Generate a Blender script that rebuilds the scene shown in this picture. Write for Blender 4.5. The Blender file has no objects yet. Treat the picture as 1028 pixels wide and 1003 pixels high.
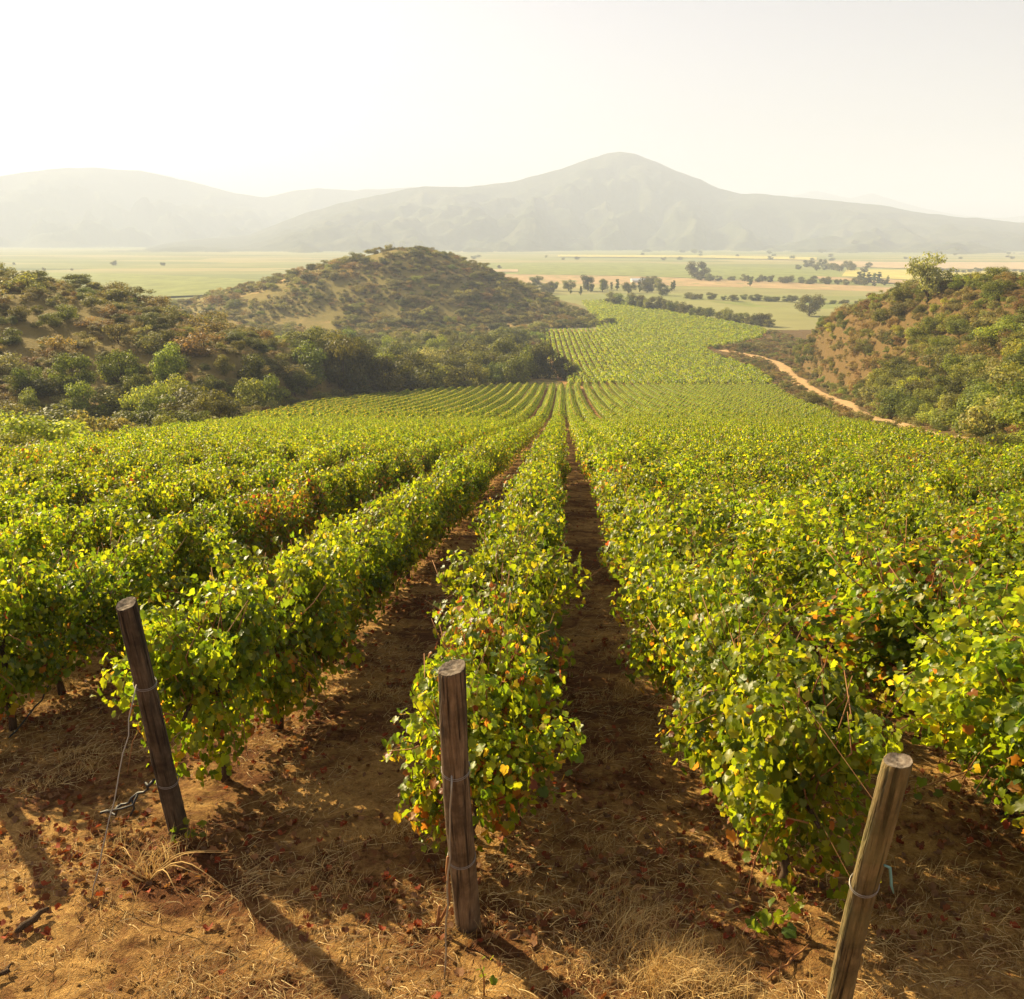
import bpy, math, random
import numpy as np
from mathutils import Vector, Matrix

R = math.radians
rng = np.random.default_rng(7)
random.seed(7)
scn = bpy.context.scene
COL = scn.collection

# ------------------------------------------------------------------ camera, sky, sun, exposure
F_PX, IW, IH, HORIZON = 950.0, 1028.0, 1003.0, 240.0
CAM_Z = 3.2
PITCH = math.atan((IH / 2 - HORIZON) / F_PX)
cam = bpy.data.cameras.new('camera')
cam.sensor_width = 36.0
cam.lens = 36.0 * F_PX / IW
cam.clip_start, cam.clip_end = 0.05, 60000
cam_o = bpy.data.objects.new('camera', cam)
cam_o.location = (0, 0, CAM_Z)
cam_o.rotation_euler = (math.pi / 2 - PITCH, 0, 0)
COL.objects.link(cam_o)
scn.camera = cam_o

SUN_AZ, SUN_EL = -46.0, 28.0
w = bpy.data.worlds.new('World'); scn.world = w; w.use_nodes = True
nt = w.node_tree; nt.nodes.clear()
out = nt.nodes.new('ShaderNodeOutputWorld'); bg = nt.nodes.new('ShaderNodeBackground')
sky = nt.nodes.new('ShaderNodeTexSky'); sky.sky_type = 'NISHITA'; sky.sun_disc = False
sky.sun_elevation = R(SUN_EL); sky.sun_rotation = R(SUN_AZ)
sky.altitude = 200; sky.air_density = 1.0; sky.dust_density = 2.0; sky.ozone_density = 0.6
hsv = nt.nodes.new('ShaderNodeHueSaturation'); hsv.inputs['Saturation'].default_value = 0.25
nt.links.new(sky.outputs[0], hsv.inputs['Color'])
tint = nt.nodes.new('ShaderNodeMixRGB'); tint.blend_type = 'MULTIPLY'; tint.inputs[0].default_value = 1
tint.inputs[2].default_value = (1.0, 0.93, 0.925, 1)
nt.links.new(hsv.outputs[0], tint.inputs[1]); nt.links.new(tint.outputs[0], bg.inputs[0])
bg.inputs[1].default_value = 0.05
nt.links.new(bg.outputs[0], out.inputs[0])

sun = bpy.data.lights.new('sun', 'SUN'); sun.energy = 5.0; sun.angle = R(0.5); sun.color = (1.0, 0.81, 0.47)
sun_o = bpy.data.objects.new('sun', sun); COL.objects.link(sun_o)
sd = Vector((math.sin(R(SUN_AZ)) * math.cos(R(SUN_EL)), math.cos(R(SUN_AZ)) * math.cos(R(SUN_EL)), math.sin(R(SUN_EL))))
sun_o.rotation_euler = sd.to_track_quat('Z', 'Y').to_euler(); sun_o.location = (-60, 60, 60)

vs = scn.view_settings
vs.view_transform = 'Standard'; vs.look = 'None'; vs.exposure = 1.55; vs.gamma = 1; vs.use_curve_mapping = False
cy = scn.cycles
cy.max_bounces = 8; cy.diffuse_bounces = 2; cy.transmission_bounces = 6; cy.transparent_max_bounces = 8; cy.volume_bounces = 1
cy.use_denoising = True; cy.sample_clamp_indirect = 6

# ------------------------------------------------------------------ small helpers
def sstep(t):
    t = np.clip(t, 0, 1); return t * t * (3 - 2 * t)

def vnoise(x, y, seed=0):
    xi = np.floor(x).astype(np.int64); yi = np.floor(y).astype(np.int64)
    fx = x - xi; fy = y - yi
    fx = fx * fx * fx * (fx * (fx * 6 - 15) + 10); fy = fy * fy * fy * (fy * (fy * 6 - 15) + 10)
    def h(a, b):
        n = (a * 374761393 + b * 668265263 + seed * 1442695041) & 0xFFFFFFFF
        n = ((n ^ (n >> 13)) * 1274126177) & 0xFFFFFFFF
        n = (n ^ (n >> 16)) & 0xFFFF
        return n / 65535.0
    return (h(xi, yi) * (1 - fx) + h(xi + 1, yi) * fx) * (1 - fy) + (h(xi, yi + 1) * (1 - fx) + h(xi + 1, yi + 1) * fx) * fy

def fbm(x, y, octv=4, seed=0):
    s = np.zeros_like(np.asarray(x, float)); a = 0.5
    for k in range(octv):
        s = s + a * (vnoise(x, y, seed + k * 17) - 0.5); x = x * 2.03 + 3.1; y = y * 2.03 + 1.7; a *= 0.5
    return s

def tag(o, label=None, cat=None, group=None, kind=None):
    if label: o['label'] = label
    if cat: o['category'] = cat
    if group: o['group'] = group
    if kind: o['kind'] = kind
    return o

def link(name, mesh, parent=None, mat=None):
    o = bpy.data.objects.new(name, mesh); COL.objects.link(o)
    if parent is not None: o.parent = parent
    if mat is not None and not mesh.materials: mesh.materials.append(mat)
    return o

def empty(name, loc=(0, 0, 0), rz=0, sc=1.0):
    o = bpy.data.objects.new(name, None); COL.objects.link(o)
    o.empty_display_size = 0.2
    o.location = loc; o.rotation_euler = (0, 0, rz)
    o.scale = (sc, sc, sc) if not hasattr(sc, '__len__') else sc
    return o

def mesh_np(name, V, faces, cols=None, smooth=True, mat=None, fmat=None):
    """faces: list of int arrays (n,k)"""
    me = bpy.data.meshes.new(name)
    V = np.asarray(V, np.float32)
    me.vertices.add(len(V)); me.vertices.foreach_set('co', V.ravel())
    lt = []; li = []
    for f in faces:
        if len(f) == 0: continue
        lt.append(np.full(len(f), f.shape[1], np.int32)); li.append(np.asarray(f, np.int32).ravel())
    lt = np.concatenate(lt); li = np.concatenate(li)
    me.loops.add(len(li)); me.loops.foreach_set('vertex_index', li)
    me.polygons.add(len(lt))
    ls = np.zeros(len(lt), np.int32); ls[1:] = np.cumsum(lt)[:-1]
    me.polygons.foreach_set('loop_start', ls)
    me.polygons.foreach_set('use_smooth', np.full(len(lt), smooth, bool))
    if fmat is not None: me.polygons.foreach_set('material_index', np.asarray(fmat, np.int32))
    if cols is not None:
        ca = me.color_attributes.new('col', 'FLOAT_COLOR', 'POINT')
        C4 = np.ones((len(V), 4), np.float32); C4[:, :3] = cols
        ca.data.foreach_set('color', C4.ravel())
    me.update(calc_edges=True)
    if mat is not None: me.materials.append(mat)
    return me

class Tubes:
    def __init__(self): self.V = []; self.F = []; self.n = 0
    def tube(self, pts, rad, sides=7, cap=True):
        pts = [Vector(p) for p in pts]
        rad = rad if hasattr(rad, '__len__') else [rad] * len(pts)
        prev = None
        for i, p in enumerate(pts):
            d = (pts[min(i + 1, len(pts) - 1)] - pts[max(i - 1, 0)])
            if d.length < 1e-9: d = Vector((0, 0, 1))
            d.normalize()
            ref = prev if prev is not None else (Vector((1, 0, 0)) if abs(d.x) < .8 else Vector((0, 1, 0)))
            a = (ref - d * ref.dot(d)).normalized(); b = d.cross(a); prev = a
            for k in range(sides):
                t = 2 * math.pi * k / sides
                self.V.append(p + (a * math.cos(t) + b * math.sin(t)) * rad[i])
        m = len(pts)
        for i in range(m - 1):
            for k in range(sides):
                a0 = self.n + i * sides + k; a1 = self.n + i * sides + (k + 1) % sides
                self.F.append((a0, a1, a1 + sides, a0 + sides))
        if cap:
            self.F.append(tuple(self.n + k for k in range(sides))[::-1])
            self.F.append(tuple(self.n + (m - 1) * sides + k for k in range(sides)))
        self.n += m * sides
    def mesh(self, name, mat=None, smooth=True):
        me = bpy.data.meshes.new(name)
        me.from_pydata([tuple(v) for v in self.V], [], self.F)
        me.polygons.foreach_set('use_smooth', [smooth] * len(me.polygons))
        if mat is not None: me.materials.append(mat)
        me.update(); return me

# ------------------------------------------------------------------ terrain
PY = np.array([-3000, -400, -60, -10, 0, 10, 30, 60, 104, 149, 200, 245, 300, 360, 470, 700, 20000.])
PZ = np.array([60, 40, 7, 1.5, 0, -1.64, -4.95, -10.1, -17.6, -24, -30.2, -34.6, -38.2, -39.6, -40.5, -41, -41.])
_ty = np.arange(-3000, 1500, 1.0); _tz = np.interp(_ty, PY, PZ)
_k = np.exp(-0.5 * (np.arange(-30, 31) / 7.0) ** 2); _k /= _k.sum()
_tz = np.convolve(np.pad(_tz, 30, mode='edge'), _k, 'valid')
_tz -= np.interp(0, _ty, _tz)
def base_z(y): return np.interp(y, _ty, _tz)

LE_Y = np.array([-50, 4, 31, 60, 120, 170, 200, 225, 240, 250.]); LE_X = np.array([-20, -15, -17.5, -24, -34, -37, -32, -20, -6, 5.])
RE_Y = np.array([-50, 4, 35, 62, 87, 115, 142, 186, 225, 262, 308, 321, 349, 365, 385, 400, 430, 470.]); RE_X = np.array([10, 13, 18, 26, 32.6, 40, 47.5, 56, 64, 72, 80, 79, 76.5, 76, 78, 93, 112, 125.])
TOE_Y = np.array([-60, 35, 55, 78, 113, 142, 189, 229, 279, 323, 380]); TOE_X = np.array([14, 22.5, 30, 41, 51.5, 58.5, 71.5, 79.5, 89.5, 98, 107.])
RDG_Y = np.array([-60, 35, 75, 110, 140, 170, 200, 230, 260, 290, 330, 360]); RDG_X = np.array([70, 75, 85, 95, 100, 97, 94, 93, 95, 99, 106, 112.])
RDG_Z = np.array([10, 4, 2, 0, -1.5, -3.6, -5.4, -9.6, -14.5, -19, -28.4, -36.])
LRX = np.array([-320, -200, -150, -108, -95, -87, -78, -54, -30.]); LRY = np.array([130, 165, 182, 200, 222, 240, 260, 282, 298.])
LRZ = np.array([14, 4, 0, -4.2, -9.5, -16, -22, -31, -39.])
CX = 1.357 * np.array([-260, -200, -160, -143, -110, -90, -72, -60, -50, -40, -28, -12, 3, 20, 38, 55.])
CZ = 3.2 - 1.357 * (3.2 - np.array([-41, -36, -28, -23.5, -15.5, -10.5, -6.5, -3, -1, -1.6, -4, -10, -16.5, -24, -31, -40.]))

def poly_dist(x, y, X, Y, Z):
    best = np.full(x.shape, 1e9); zz = np.zeros(x.shape); side = np.zeros(x.shape)
    for i in range(len(X) - 1):
        ax, ay, bx, by = X[i], Y[i], X[i + 1], Y[i + 1]
        L2 = (bx - ax) ** 2 + (by - ay) ** 2
        t = np.clip(((x - ax) * (bx - ax) + (y - ay) * (by - ay)) / L2, 0, 1)
        d = np.hypot(x - ax - t * (bx - ax), y - ay - t * (by - ay))
        s = (bx - ax) * (y - ay) - (by - ay) * (x - ax)
        m = d < best
        best = np.where(m, d, best); zz = np.where(m, Z[i] + t * (Z[i + 1] - Z[i]), zz); side = np.where(m, s, side)
    return best, zz, side

def smax(a, b, k):
    h = np.clip(0.5 + 0.5 * (a - b) / k, 0, 1)
    return b + (a - b) * h + k * h * (1 - h)

M1X = [-400, -100, 140, 182, 250, 285, 314, 360, 425, 470, 514, 560, 590, 608, 620, 634, 655, 680, 700, 718, 740, 790, 850, 890, 930, 975, 1028, 1200, 1600]
M1Y = [256, 254, 250, 242, 236, 222, 212, 200, 187, 187, 183, 170, 159, 153.5, 152, 154, 162, 173, 180, 189, 194, 197, 203, 207, 215, 219, 224, 215, 200]
M2X = [-900, -400, -100, 0, 60, 100, 150, 200, 240, 270, 300, 320, 360, 430, 520, 600, 800, 1300]
M2Y = [205, 200, 186, 178, 169.5, 168.5, 172, 183, 194, 198.5, 191, 189, 191, 187.5, 188, 195, 235, 235]
M3X = [-600, 500, 700, 780, 800, 815, 830, 850, 870, 885, 910, 960, 1000, 1028, 1070, 1500]
M3Y = [230, 225, 215, 198, 195, 191, 195, 199, 194, 198, 206, 216, 219, 216, 211, 200]
def col_az(px): return np.degrees(np.arctan((np.asarray(px, float) - 514) / (F_PX / math.cos(PITCH))))
def row_z(px, py, r):
    cx = (np.asarray(px, float) - 514) / F_PX; cyv = -(np.asarray(py, float) - IH / 2) / F_PX
    dy = math.cos(PITCH) + cyv * math.sin(PITCH); dz = -math.sin(PITCH) + cyv * math.cos(PITCH)
    return CAM_Z + r * dz / np.hypot(cx, dy)
RANGES = [(5200., 3500., M1X, M1Y), (8000., 5700., M2X, M2Y), (11200., 8900., M3X, M3Y)]
RTAB = [(rr, r0, col_az(mx), row_z(mx, my, rr)) for rr, r0, mx, my in RANGES]

def terrain(x, y, want_reg=False):
    x = np.asarray(x, float); y = np.asarray(y, float)
    b = base_z(y).copy()
    r = np.hypot(x, y); az = np.degrees(np.arctan2(x, y))
    reg = np.zeros(x.shape, np.int8)
    # drop into the gully left of the vines
    le = np.interp(y, LE_Y, LE_X)
    gul = sstep((le - 2 - x) / 16) * sstep((y + 10) / 40) * (1 - sstep((y - 225) / 60))
    b = b - 3.6 * gul
    b = b + fbm(x / 60, y / 60, 3, 5) * np.where((x > le) & (y < 480), 0.35, 1.0) * sstep((r - 60) / 120) * (1 - sstep((r - 400) / 200))
    z = b
    # left hill
    d, zr, side = poly_dist(x, y, LRX, LRY, LRZ)
    k = np.where(side < 0, 0.185, 0.30)
    hl = zr - k * d + fbm(x / 34, y / 34, 4, 21) * 5.0
    hl = np.where(y < 30, hl - (30 - y) * 0.12, hl) - 14 * sstep((x - le + 14) / 14) * sstep((290 - y) / 20) - 9 * sstep((x + 42) / 40) * sstep((y - 200) / 60)
    hlm = smax(hl, z, 3.0)
    reg = np.where(hl > z + 0.4, 1, reg); z = hlm
    # cone-shaped hill
    pz = np.interp(x, CX, CZ)
    pz = np.minimum(pz, 0)
    g = np.where(y < 575, 1 - sstep((575 - y) / 118), 1 - sstep((y - 575) / 190))
    hc = -41 + np.maximum(pz + 41, -3) * g + fbm(x / 38, y / 38, 4, 33) * 6.0 * np.clip(g * (1 - g) * 4, 0, 1) + fbm(x / 11, y / 11, 2, 35) * 1.0
    reg = np.where((hc > z + 0.4) & (hc > -40.3), 2, reg); z = smax(hc, z, 2.0)
    # right hill
    tx = np.interp(y, TOE_Y, TOE_X); rx = np.interp(y, RDG_Y, RDG_X); rz = np.interp(y, RDG_Y, RDG_Z)
    t = (x - tx) / np.maximum(rx - tx, 1)
    up = np.sin(np.clip(t, 0, 1) * math.pi / 2)
    fade = (1 - sstep((y - 330) / 45)) * sstep((y + 60) / 50)
    rise = np.maximum(rz - base_z(y), 0) * up
    rise = np.where(x > rx, np.maximum(rise - 0.22 * (x - rx), 0), rise)
    rise = rise + fbm(x / 22, y / 22, 4, 44) * 3.4 * np.clip(t * 3, 0, 1) * np.clip((2.5 - t), 0, 1)
    rise = np.maximum(rise, 0) * fade
    reg = np.where(rise > 0.25, 3, reg); z = z + rise
    reg = np.where((reg == 0) & (y > 36) & (x > np.interp(y, RE_Y, RE_X) + 1.5) & (y < 476), 3, reg)
    reg = np.where((reg == 0) & (y > 249) & (x < 13.2) & (y < 476), 2, reg)
    reg = np.where((reg == 0) & (x < le - 2) & (y > 30) & (y <= 252), 1, reg)
    # plain, mountains
    far = sstep((r - 1200) / 900)
    reg = np.where((reg == 0) & (y > 475), 4, reg)
    for i, (rr, r0, AZ, ZR) in enumerate(RTAB):
        zt = np.interp(az, AZ, ZR)
        wob = fbm(az / 3.0 + i * 7, r / 1300., 3, 60 + i)
        tt = (r - (r0 + wob * 1900)) / (rr - (r0 + wob * 1900))
        tc = np.clip(tt, 0, 1)
        S = tc ** 1.35 * (0.6 + 0.4 * tc)
        rid = np.abs(fbm(x / 620 + i * 3, y / 620, 5, 70 + i)) * 2 + np.abs(fbm(x / 210, y / 210, 4, 80 + i)) * 0.6
        env = tc * (1 - tc) * 4
        back = 1 - sstep((r - rr) / 1700)
        zm = -41 + (zt + 41) * np.where(tt > 1, back, S)
        zm = zm + (zt + 41) * env * (0.20 - rid * 0.95)* np.where(tt > 1, 0, 1)
        zm = zm + fbm(x / 90, y / 90, 2, 90 + i) * 14 * np.clip(tc * 3, 0, 1) * np.where(tt < 1.3, 1, 0)
        ok = (tt > 0) & (y > -500) & (zm > z)
        reg = np.where(ok & (zm > -39.5), 5 + i, reg)
        z = np.where(ok, zm, z)
    # near earth detail
    nr = 1 - sstep((r - 14) / 30)
    z = z + nr * (fbm(x * 1.1, y * 1.1, 4, 3) * 0.10 + fbm(x * 6, y * 6, 3, 9) * 0.060 + np.abs(fbm(x * 23, y * 23, 2, 10)) * 0.022)
    if want_reg: return z, reg
    return z

def tz(x, y): return float(terrain(np.array([float(x)]), np.array([float(y)]))[0])

def ray(px, py):
    cx = (px - 514) / F_PX; cyv = -(py - IH / 2) / F_PX
    return np.array([cx, math.cos(PITCH) + cyv * math.sin(PITCH), -math.sin(PITCH) + cyv * math.cos(PITCH)])
_tt = np.geomspace(2, 5200, 2600)
def at(px, py):
    d = ray(px, py)
    P = d[None] * _tt[:, None]; Z = P[:, 2] + CAM_Z
    below = np.nonzero(Z < terrain(P[:, 0], P[:, 1]))[0]
    i = below[0] if len(below) else len(_tt) - 1
    a = _tt[max(i - 1, 0)]; b2 = _tt[i]
    for _ in range(14):
        m = (a + b2) / 2; p = d * m
        if p[2] + CAM_Z < tz(p[0], p[1]): b2 = m
        else: a = m
    p = d * b2
    return Vector((p[0], p[1], tz(p[0], p[1])))
def project(x, y, z):
    dz = z - CAM_Z
    dep = y * math.cos(PITCH) - dz * math.sin(PITCH); up = y * math.sin(PITCH) + dz * math.cos(PITCH)
    return 514 + F_PX * x / dep, IH / 2 - F_PX * up / dep, dep

# ------------------------------------------------------------------ materials
def newmat(name):
    m = bpy.data.materials.new(name); m.use_nodes = True
    n = m.node_tree; n.nodes.clear()
    o = n.nodes.new('ShaderNodeOutputMaterial'); return m, n, o
def N(n, typ, **kw):
    x = n.nodes.new(typ)
    for k, v in kw.items():
        if k in x.inputs.keys(): x.inputs[k].default_value = v
        else: setattr(x, k, v)
    return x
def noise(n, co, scale, detail=4, rough=0.55, dist=0.0):
    t = N(n, 'ShaderNodeTexNoise', Scale=scale, Detail=detail, Roughness=rough, Distortion=dist)
    n.links.new(co, t.inputs['Vector']); return t.outputs['Fac']
def ramp(n, fac, stops):
    r = n.nodes.new('ShaderNodeValToRGB')
    e = r.color_ramp.elements
    while len(e) < len(stops): e.new(0.5)
    for i, (p, c) in enumerate(stops):
        e[i].position = p; e[i].color = (c[0], c[1], c[2], 1) if hasattr(c, '__len__') else (c, c, c, 1)
    n.links.new(fac, r.inputs[0]); return r.outputs[0]
def mix(n, fac, a, b, blend='MIX'):
    m = n.nodes.new('ShaderNodeMixRGB'); m.blend_type = blend
    for s, v in ((0, fac), (1, a), (2, b)):
        if hasattr(v, 'links'): n.links.new(v, m.inputs[s])
        elif s == 0: m.inputs[0].default_value = v
        else: m.inputs[s].default_value = (v[0], v[1], v[2], 1)
    return m.outputs[0]
def bsdf(n, o, col, rough=0.9, spec=0.2, bump=None, bstr=0.5, bdist=0.02):
    p = n.nodes.new('ShaderNodeBsdfPrincipled')
    if hasattr(col, 'links'): n.links.new(col, p.inputs['Base Color'])
    else: p.inputs['Base Color'].default_value = (*col, 1)
    p.inputs['Roughness'].default_value = rough; p.inputs['Specular IOR Level'].default_value = spec
    if bump is not None:
        b = n.nodes.new('ShaderNodeBump'); b.inputs['Strength'].default_value = bstr; b.inputs['Distance'].default_value = bdist
        n.links.new(bump, b.inputs['Height']); n.links.new(b.outputs[0], p.inputs['Normal'])
    n.links.new(p.outputs[0], o.inputs[0]); return p
def coords(n): return n.nodes.new('ShaderNodeTexCoord').outputs['Object']

def leaf_material(name, trans=0.5, gain=1.9, rough=0.45, spec=0.35, hue=0.03, val=0.35):
    m, n, o = newmat(name)
    a = n.nodes.new('ShaderNodeAttribute'); a.attribute_name = 'col'
    oi = n.nodes.new('ShaderNodeObjectInfo')
    h = n.nodes.new('ShaderNodeHueSaturation')
    mh = N(n, 'ShaderNodeMapRange'); mh.inputs['To Min'].default_value = 0.5 - hue; mh.inputs['To Max'].default_value = 0.5 + hue * 0.6
    n.links.new(oi.outputs['Random'], mh.inputs['Value']); n.links.new(mh.outputs[0], h.inputs['Hue'])
    mu = n.nodes.new('ShaderNodeMath'); mu.operation = 'MULTIPLY'; mu.inputs[1].default_value = 7.31
    fr = n.nodes.new('ShaderNodeMath'); fr.operation = 'FRACT'
    n.links.new(oi.outputs['Random'], mu.inputs[0]); n.links.new(mu.outputs[0], fr.inputs[0])
    mv = N(n, 'ShaderNodeMapRange'); mv.inputs['To Min'].default_value = 1 - val; mv.inputs['To Max'].default_value = 1 + val
    n.links.new(fr.outputs[0], mv.inputs['Value']); n.links.new(mv.outputs[0], h.inputs['Value'])
    n.links.new(a.outputs['Color'], h.inputs['Color'])
    c = h.outputs[0]
    p = n.nodes.new('ShaderNodeBsdfPrincipled'); n.links.new(c, p.inputs['Base Color'])
    p.inputs['Roughness'].default_value = rough; p.inputs['Specular IOR Level'].default_value = spec
    g = mix(n, 1.0, c, (gain * 1.08, gain, gain * 0.55), 'MULTIPLY')
    t = n.nodes.new('ShaderNodeBsdfTranslucent'); n.links.new(g, t.inputs[0])
    mx = n.nodes.new('ShaderNodeMixShader'); mx.inputs[0].default_value = trans
    n.links.new(p.outputs[0], mx.inputs[1]); n.links.new(t.outputs[0], mx.inputs[2]); n.links.new(mx.outputs[0], o.inputs[0])
    return m
M_VINE = leaf_material('vine_leaf', 0.58, 2.05, 0.42, 0.40, 0.012, 0.18)
M_TREE = leaf_material('tree_leaf', 0.36, 1.7, 0.6, 0.2, 0.03, 0.30)
M_DRYL = leaf_material('dry_leaf', 0.25, 1.3, 0.7, 0.1, 0.01, 0.1)

# vineyard earth
m, n, o = newmat('vineyard_earth'); co = coords(n)
n1 = noise(n, co, 0.55, 6, 0.62); n2 = noise(n, co, 3.2, 6, 0.7, 0.6); n3 = noise(n, co, 24, 5, 0.75, 0.4); n4 = noise(n, co, 95, 3, 0.7)
dirt = ramp(n, n3, [(0.25, (0.052, 0.019, 0.007)), (0.55, (0.165, 0.064, 0.021)), (0.8, (0.34, 0.15, 0.050))])
straw = ramp(n, n3, [(0.25, (0.26, 0.125, 0.036)), (0.5, (0.58, 0.335, 0.105)), (0.8, (0.78, 0.52, 0.195))])
msk = ramp(n, mix(n, 0.45, n1, n2), [(0.44, 0.0), (0.58, 1.0)])
c = mix(n, msk, dirt, straw)
rust = ramp(n, noise(n, co, 9, 5, 0.7, 1.2), [(0.56, 0.0), (0.68, 1.0)])
c = mix(n, rust, c, (0.26, 0.10, 0.04))
c = mix(n, 0.5, c, ramp(n, n4, [(0.32, 0.40), (0.70, 1.25)]), 'MULTIPLY')
bsdf(n, o, c, 0.95, 0.1, mix(n, 0.5, n3, n4), 1.0, 0.06); M_EARTH = m

def hill_mat(name, dry, bare, scrub, s=1.0, lo=0.42, hi=0.6, barelo=0.60):
    m, n, o = newmat(name); co = coords(n)
    a = noise(n, co, 0.035 * s, 6, 0.65, 0.4); b = noise(n, co, 0.22 * s, 6, 0.7, 0.3); d = noise(n, co, 1.6 * s, 4, 0.7)
    g = ramp(n, d, [(0.3, tuple(v * 0.6 for v in dry)), (0.7, tuple(v * 1.25 for v in dry))])
    c = mix(n, ramp(n, mix(n, 0.5, a, b), [(lo, 1.0), (hi, 0.0)]), g, scrub)
    c = mix(n, ramp(n, noise(n, co, 0.06 * s, 5, 0.6, 0.6), [(barelo, 0.0), (barelo + 0.08, 1.0)]), c, bare)
    bsdf(n, o, c, 0.95, 0.1, mix(n, 0.5, b, d), 0.7, 0.8); return m
M_HILL = hill_mat('dry_hillside', (0.36, 0.22, 0.075), (0.48, 0.29, 0.11), (0.19, 0.145, 0.042), 1.0, 0.52, 0.74, 0.66)
M_HILLR = hill_mat('dry_brush_hillside', (0.17, 0.100, 0.036), (0.36, 0.22, 0.095), (0.12, 0.080, 0.026), 1.4, 0.44, 0.66, 0.68)
M_CONE = hill_mat('cone_hillside', (0.36, 0.245, 0.080), (0.50, 0.32, 0.13), (0.22, 0.18, 0.048), 0.8, 0.50, 0.72, 0.60)

m, n, o = newmat('mountain_scrub'); co = coords(n)
a = noise(n, co, 0.0045, 7, 0.65, 0.4); b = noise(n, co, 0.03, 5, 0.7)
c = ramp(n, mix(n, 0.5, a, b), [(0.40, (0.032, 0.045, 0.018)), (0.52, (0.060, 0.070, 0.030)), (0.66, (0.125, 0.115, 0.055))])
bsdf(n, o, c, 0.95, 0.05, b, 0.8, 12); M_MOUNT = m

m, n, o = newmat('valley_grass'); co = coords(n)
mp = N(n, 'ShaderNodeMapping'); mp.inputs['Scale'].default_value = (0.6, 1.6, 1); n.links.new(co, mp.inputs[0])
v = N(n, 'ShaderNodeTexVoronoi', Scale=0.0042); n.links.new(mp.outputs[0], v.inputs['Vector'])
sep = n.nodes.new('ShaderNodeSeparateColor'); n.links.new(v.outputs['Color'], sep.inputs[0])
fc = ramp(n, sep.outputs[0], [(0.0, (0.17, 0.20, 0.07)), (0.35, (0.24, 0.25, 0.09)), (0.6, (0.34, 0.29, 0.13)), (0.85, (0.20, 0.22, 0.08)), (0.97, (0.10, 0.13, 0.045))])
c = mix(n, 0.5, fc, ramp(n, noise(n, co, 0.02, 5), [(0.3, 0.7), (0.7, 1.2)]), 'MULTIPLY')
bsdf(n, o, c, 0.95, 0.05); M_PLAIN = m

def field_mat(name, colr, var=0.25, s=0.05):
    m, n, o = newmat(name); co = coords(n)
    mp = N(n, 'ShaderNodeMapping'); mp.inputs['Scale'].default_value = (1, 0.35, 1); mp.inputs['Rotation'].default_value = (0, 0, 0.3); n.links.new(co, mp.inputs[0])
    f = noise(n, mp.outputs[0], s, 5, 0.65)
    c = mix(n, 1, colr, ramp(n, f, [(0.3, 1 - var), (0.7, 1 + var)]), 'MULTIPLY')
    bsdf(n, o, c, 0.95, 0.05); return m
M_FGREEN = field_mat('green_crop', (0.21, 0.235, 0.07)); M_FTAN = field_mat('ploughed_tan_soil', (0.38, 0.27, 0.14)); M_FGOLD = field_mat('ripe_crop', (0.46, 0.40, 0.12)); M_FPALE = field_mat('stubble', (0.42, 0.32, 0.19))

m, n, o = newmat('sandy_track'); co = coords(n)
a = noise(n, co, 0.5, 6, 0.7); b = noise(n, co, 4, 5, 0.7)
c = ramp(n, mix(n, 0.4, a, b), [(0.35, (0.30, 0.18, 0.075)), (0.6, (0.58, 0.39, 0.19))])
bsdf(n, o, c, 0.95, 0.1, b, 0.6, 0.1); M_ROAD = m

def wood_mat(name, dark, light, green=0.0):
    m, n, o = newmat(name); co = coords(n)
    mp = N(n, 'ShaderNodeMapping'); mp.inputs['Scale'].default_value = (22, 22, 1.6); n.links.new(co, mp.inputs[0])
    a = noise(n, mp.outputs[0], 3.0, 6, 0.65, 0.5)
    mp2 = N(n, 'ShaderNodeMapping'); mp2.inputs['Scale'].default_value = (30, 30, 0.8); n.links.new(co, mp2.inputs[0])
    crack = ramp(n, noise(n, mp2.outputs[0], 1.5, 3, 0.6, 0.4), [(0.36, 0.12), (0.47, 1.0)])
    blot = noise(n, co, 5, 4, 0.6)
    c = ramp(n, a, [(0.3, dark), (0.7, light)])
    c = mix(n, 1, c, crack, 'MULTIPLY')
    c = mix(n, ramp(n, blot, [(0.42, 0.0), (0.62, 0.75)]), c, tuple(v * 0.45 for v in dark))
    if green: c = mix(n, ramp(n, noise(n, co, 2.5, 3), [(0.45, 0.0), (0.65, green)]), c, (0.22, 0.20, 0.075))
    bsdf(n, o, c, 0.85, 0.2, mix(n, 0.5, a, crack), 1.0, 0.02); return m
M_POSTA = wood_mat('dark_weathered_wood', (0.060, 0.043, 0.029), (0.165, 0.12, 0.078))
M_POSTB = wood_mat('brown_weathered_wood', (0.125, 0.082, 0.048), (0.31, 0.215, 0.125))
M_POSTC = wood_mat('pale_weathered_wood', (0.14, 0.095, 0.042), (0.31, 0.225, 0.10), 0.5)
m, n, o = newmat('grey_end_grain'); co = coords(n)
w_ = N(n, 'ShaderNodeTexWave', Scale=9, Distortion=9, Detail=4); w_.wave_type = 'RINGS'; w_.rings_direction = 'Z'; n.links.new(co, w_.inputs[0])
c = mix(n, 0.9, ramp(n, w_.outputs[1], [(0.2, (0.15, 0.115, 0.085)), (0.8, (0.21, 0.17, 0.13))]), ramp(n, noise(n, co, 30, 4), [(0.35, 0.4), (0.6, 1.2)]), 'MULTIPLY')
bsdf(n, o, c, 0.9, 0.1, noise(n, co, 40, 4), 0.8, 0.01); M_ENDG = m
m, n, o = newmat('vine_bark'); co = coords(n)
mp = N(n, 'ShaderNodeMapping'); mp.inputs['Scale'].default_value = (20, 20, 3); n.links.new(co, mp.inputs[0])
a = noise(n, mp.outputs[0], 2, 5, 0.7)
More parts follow.
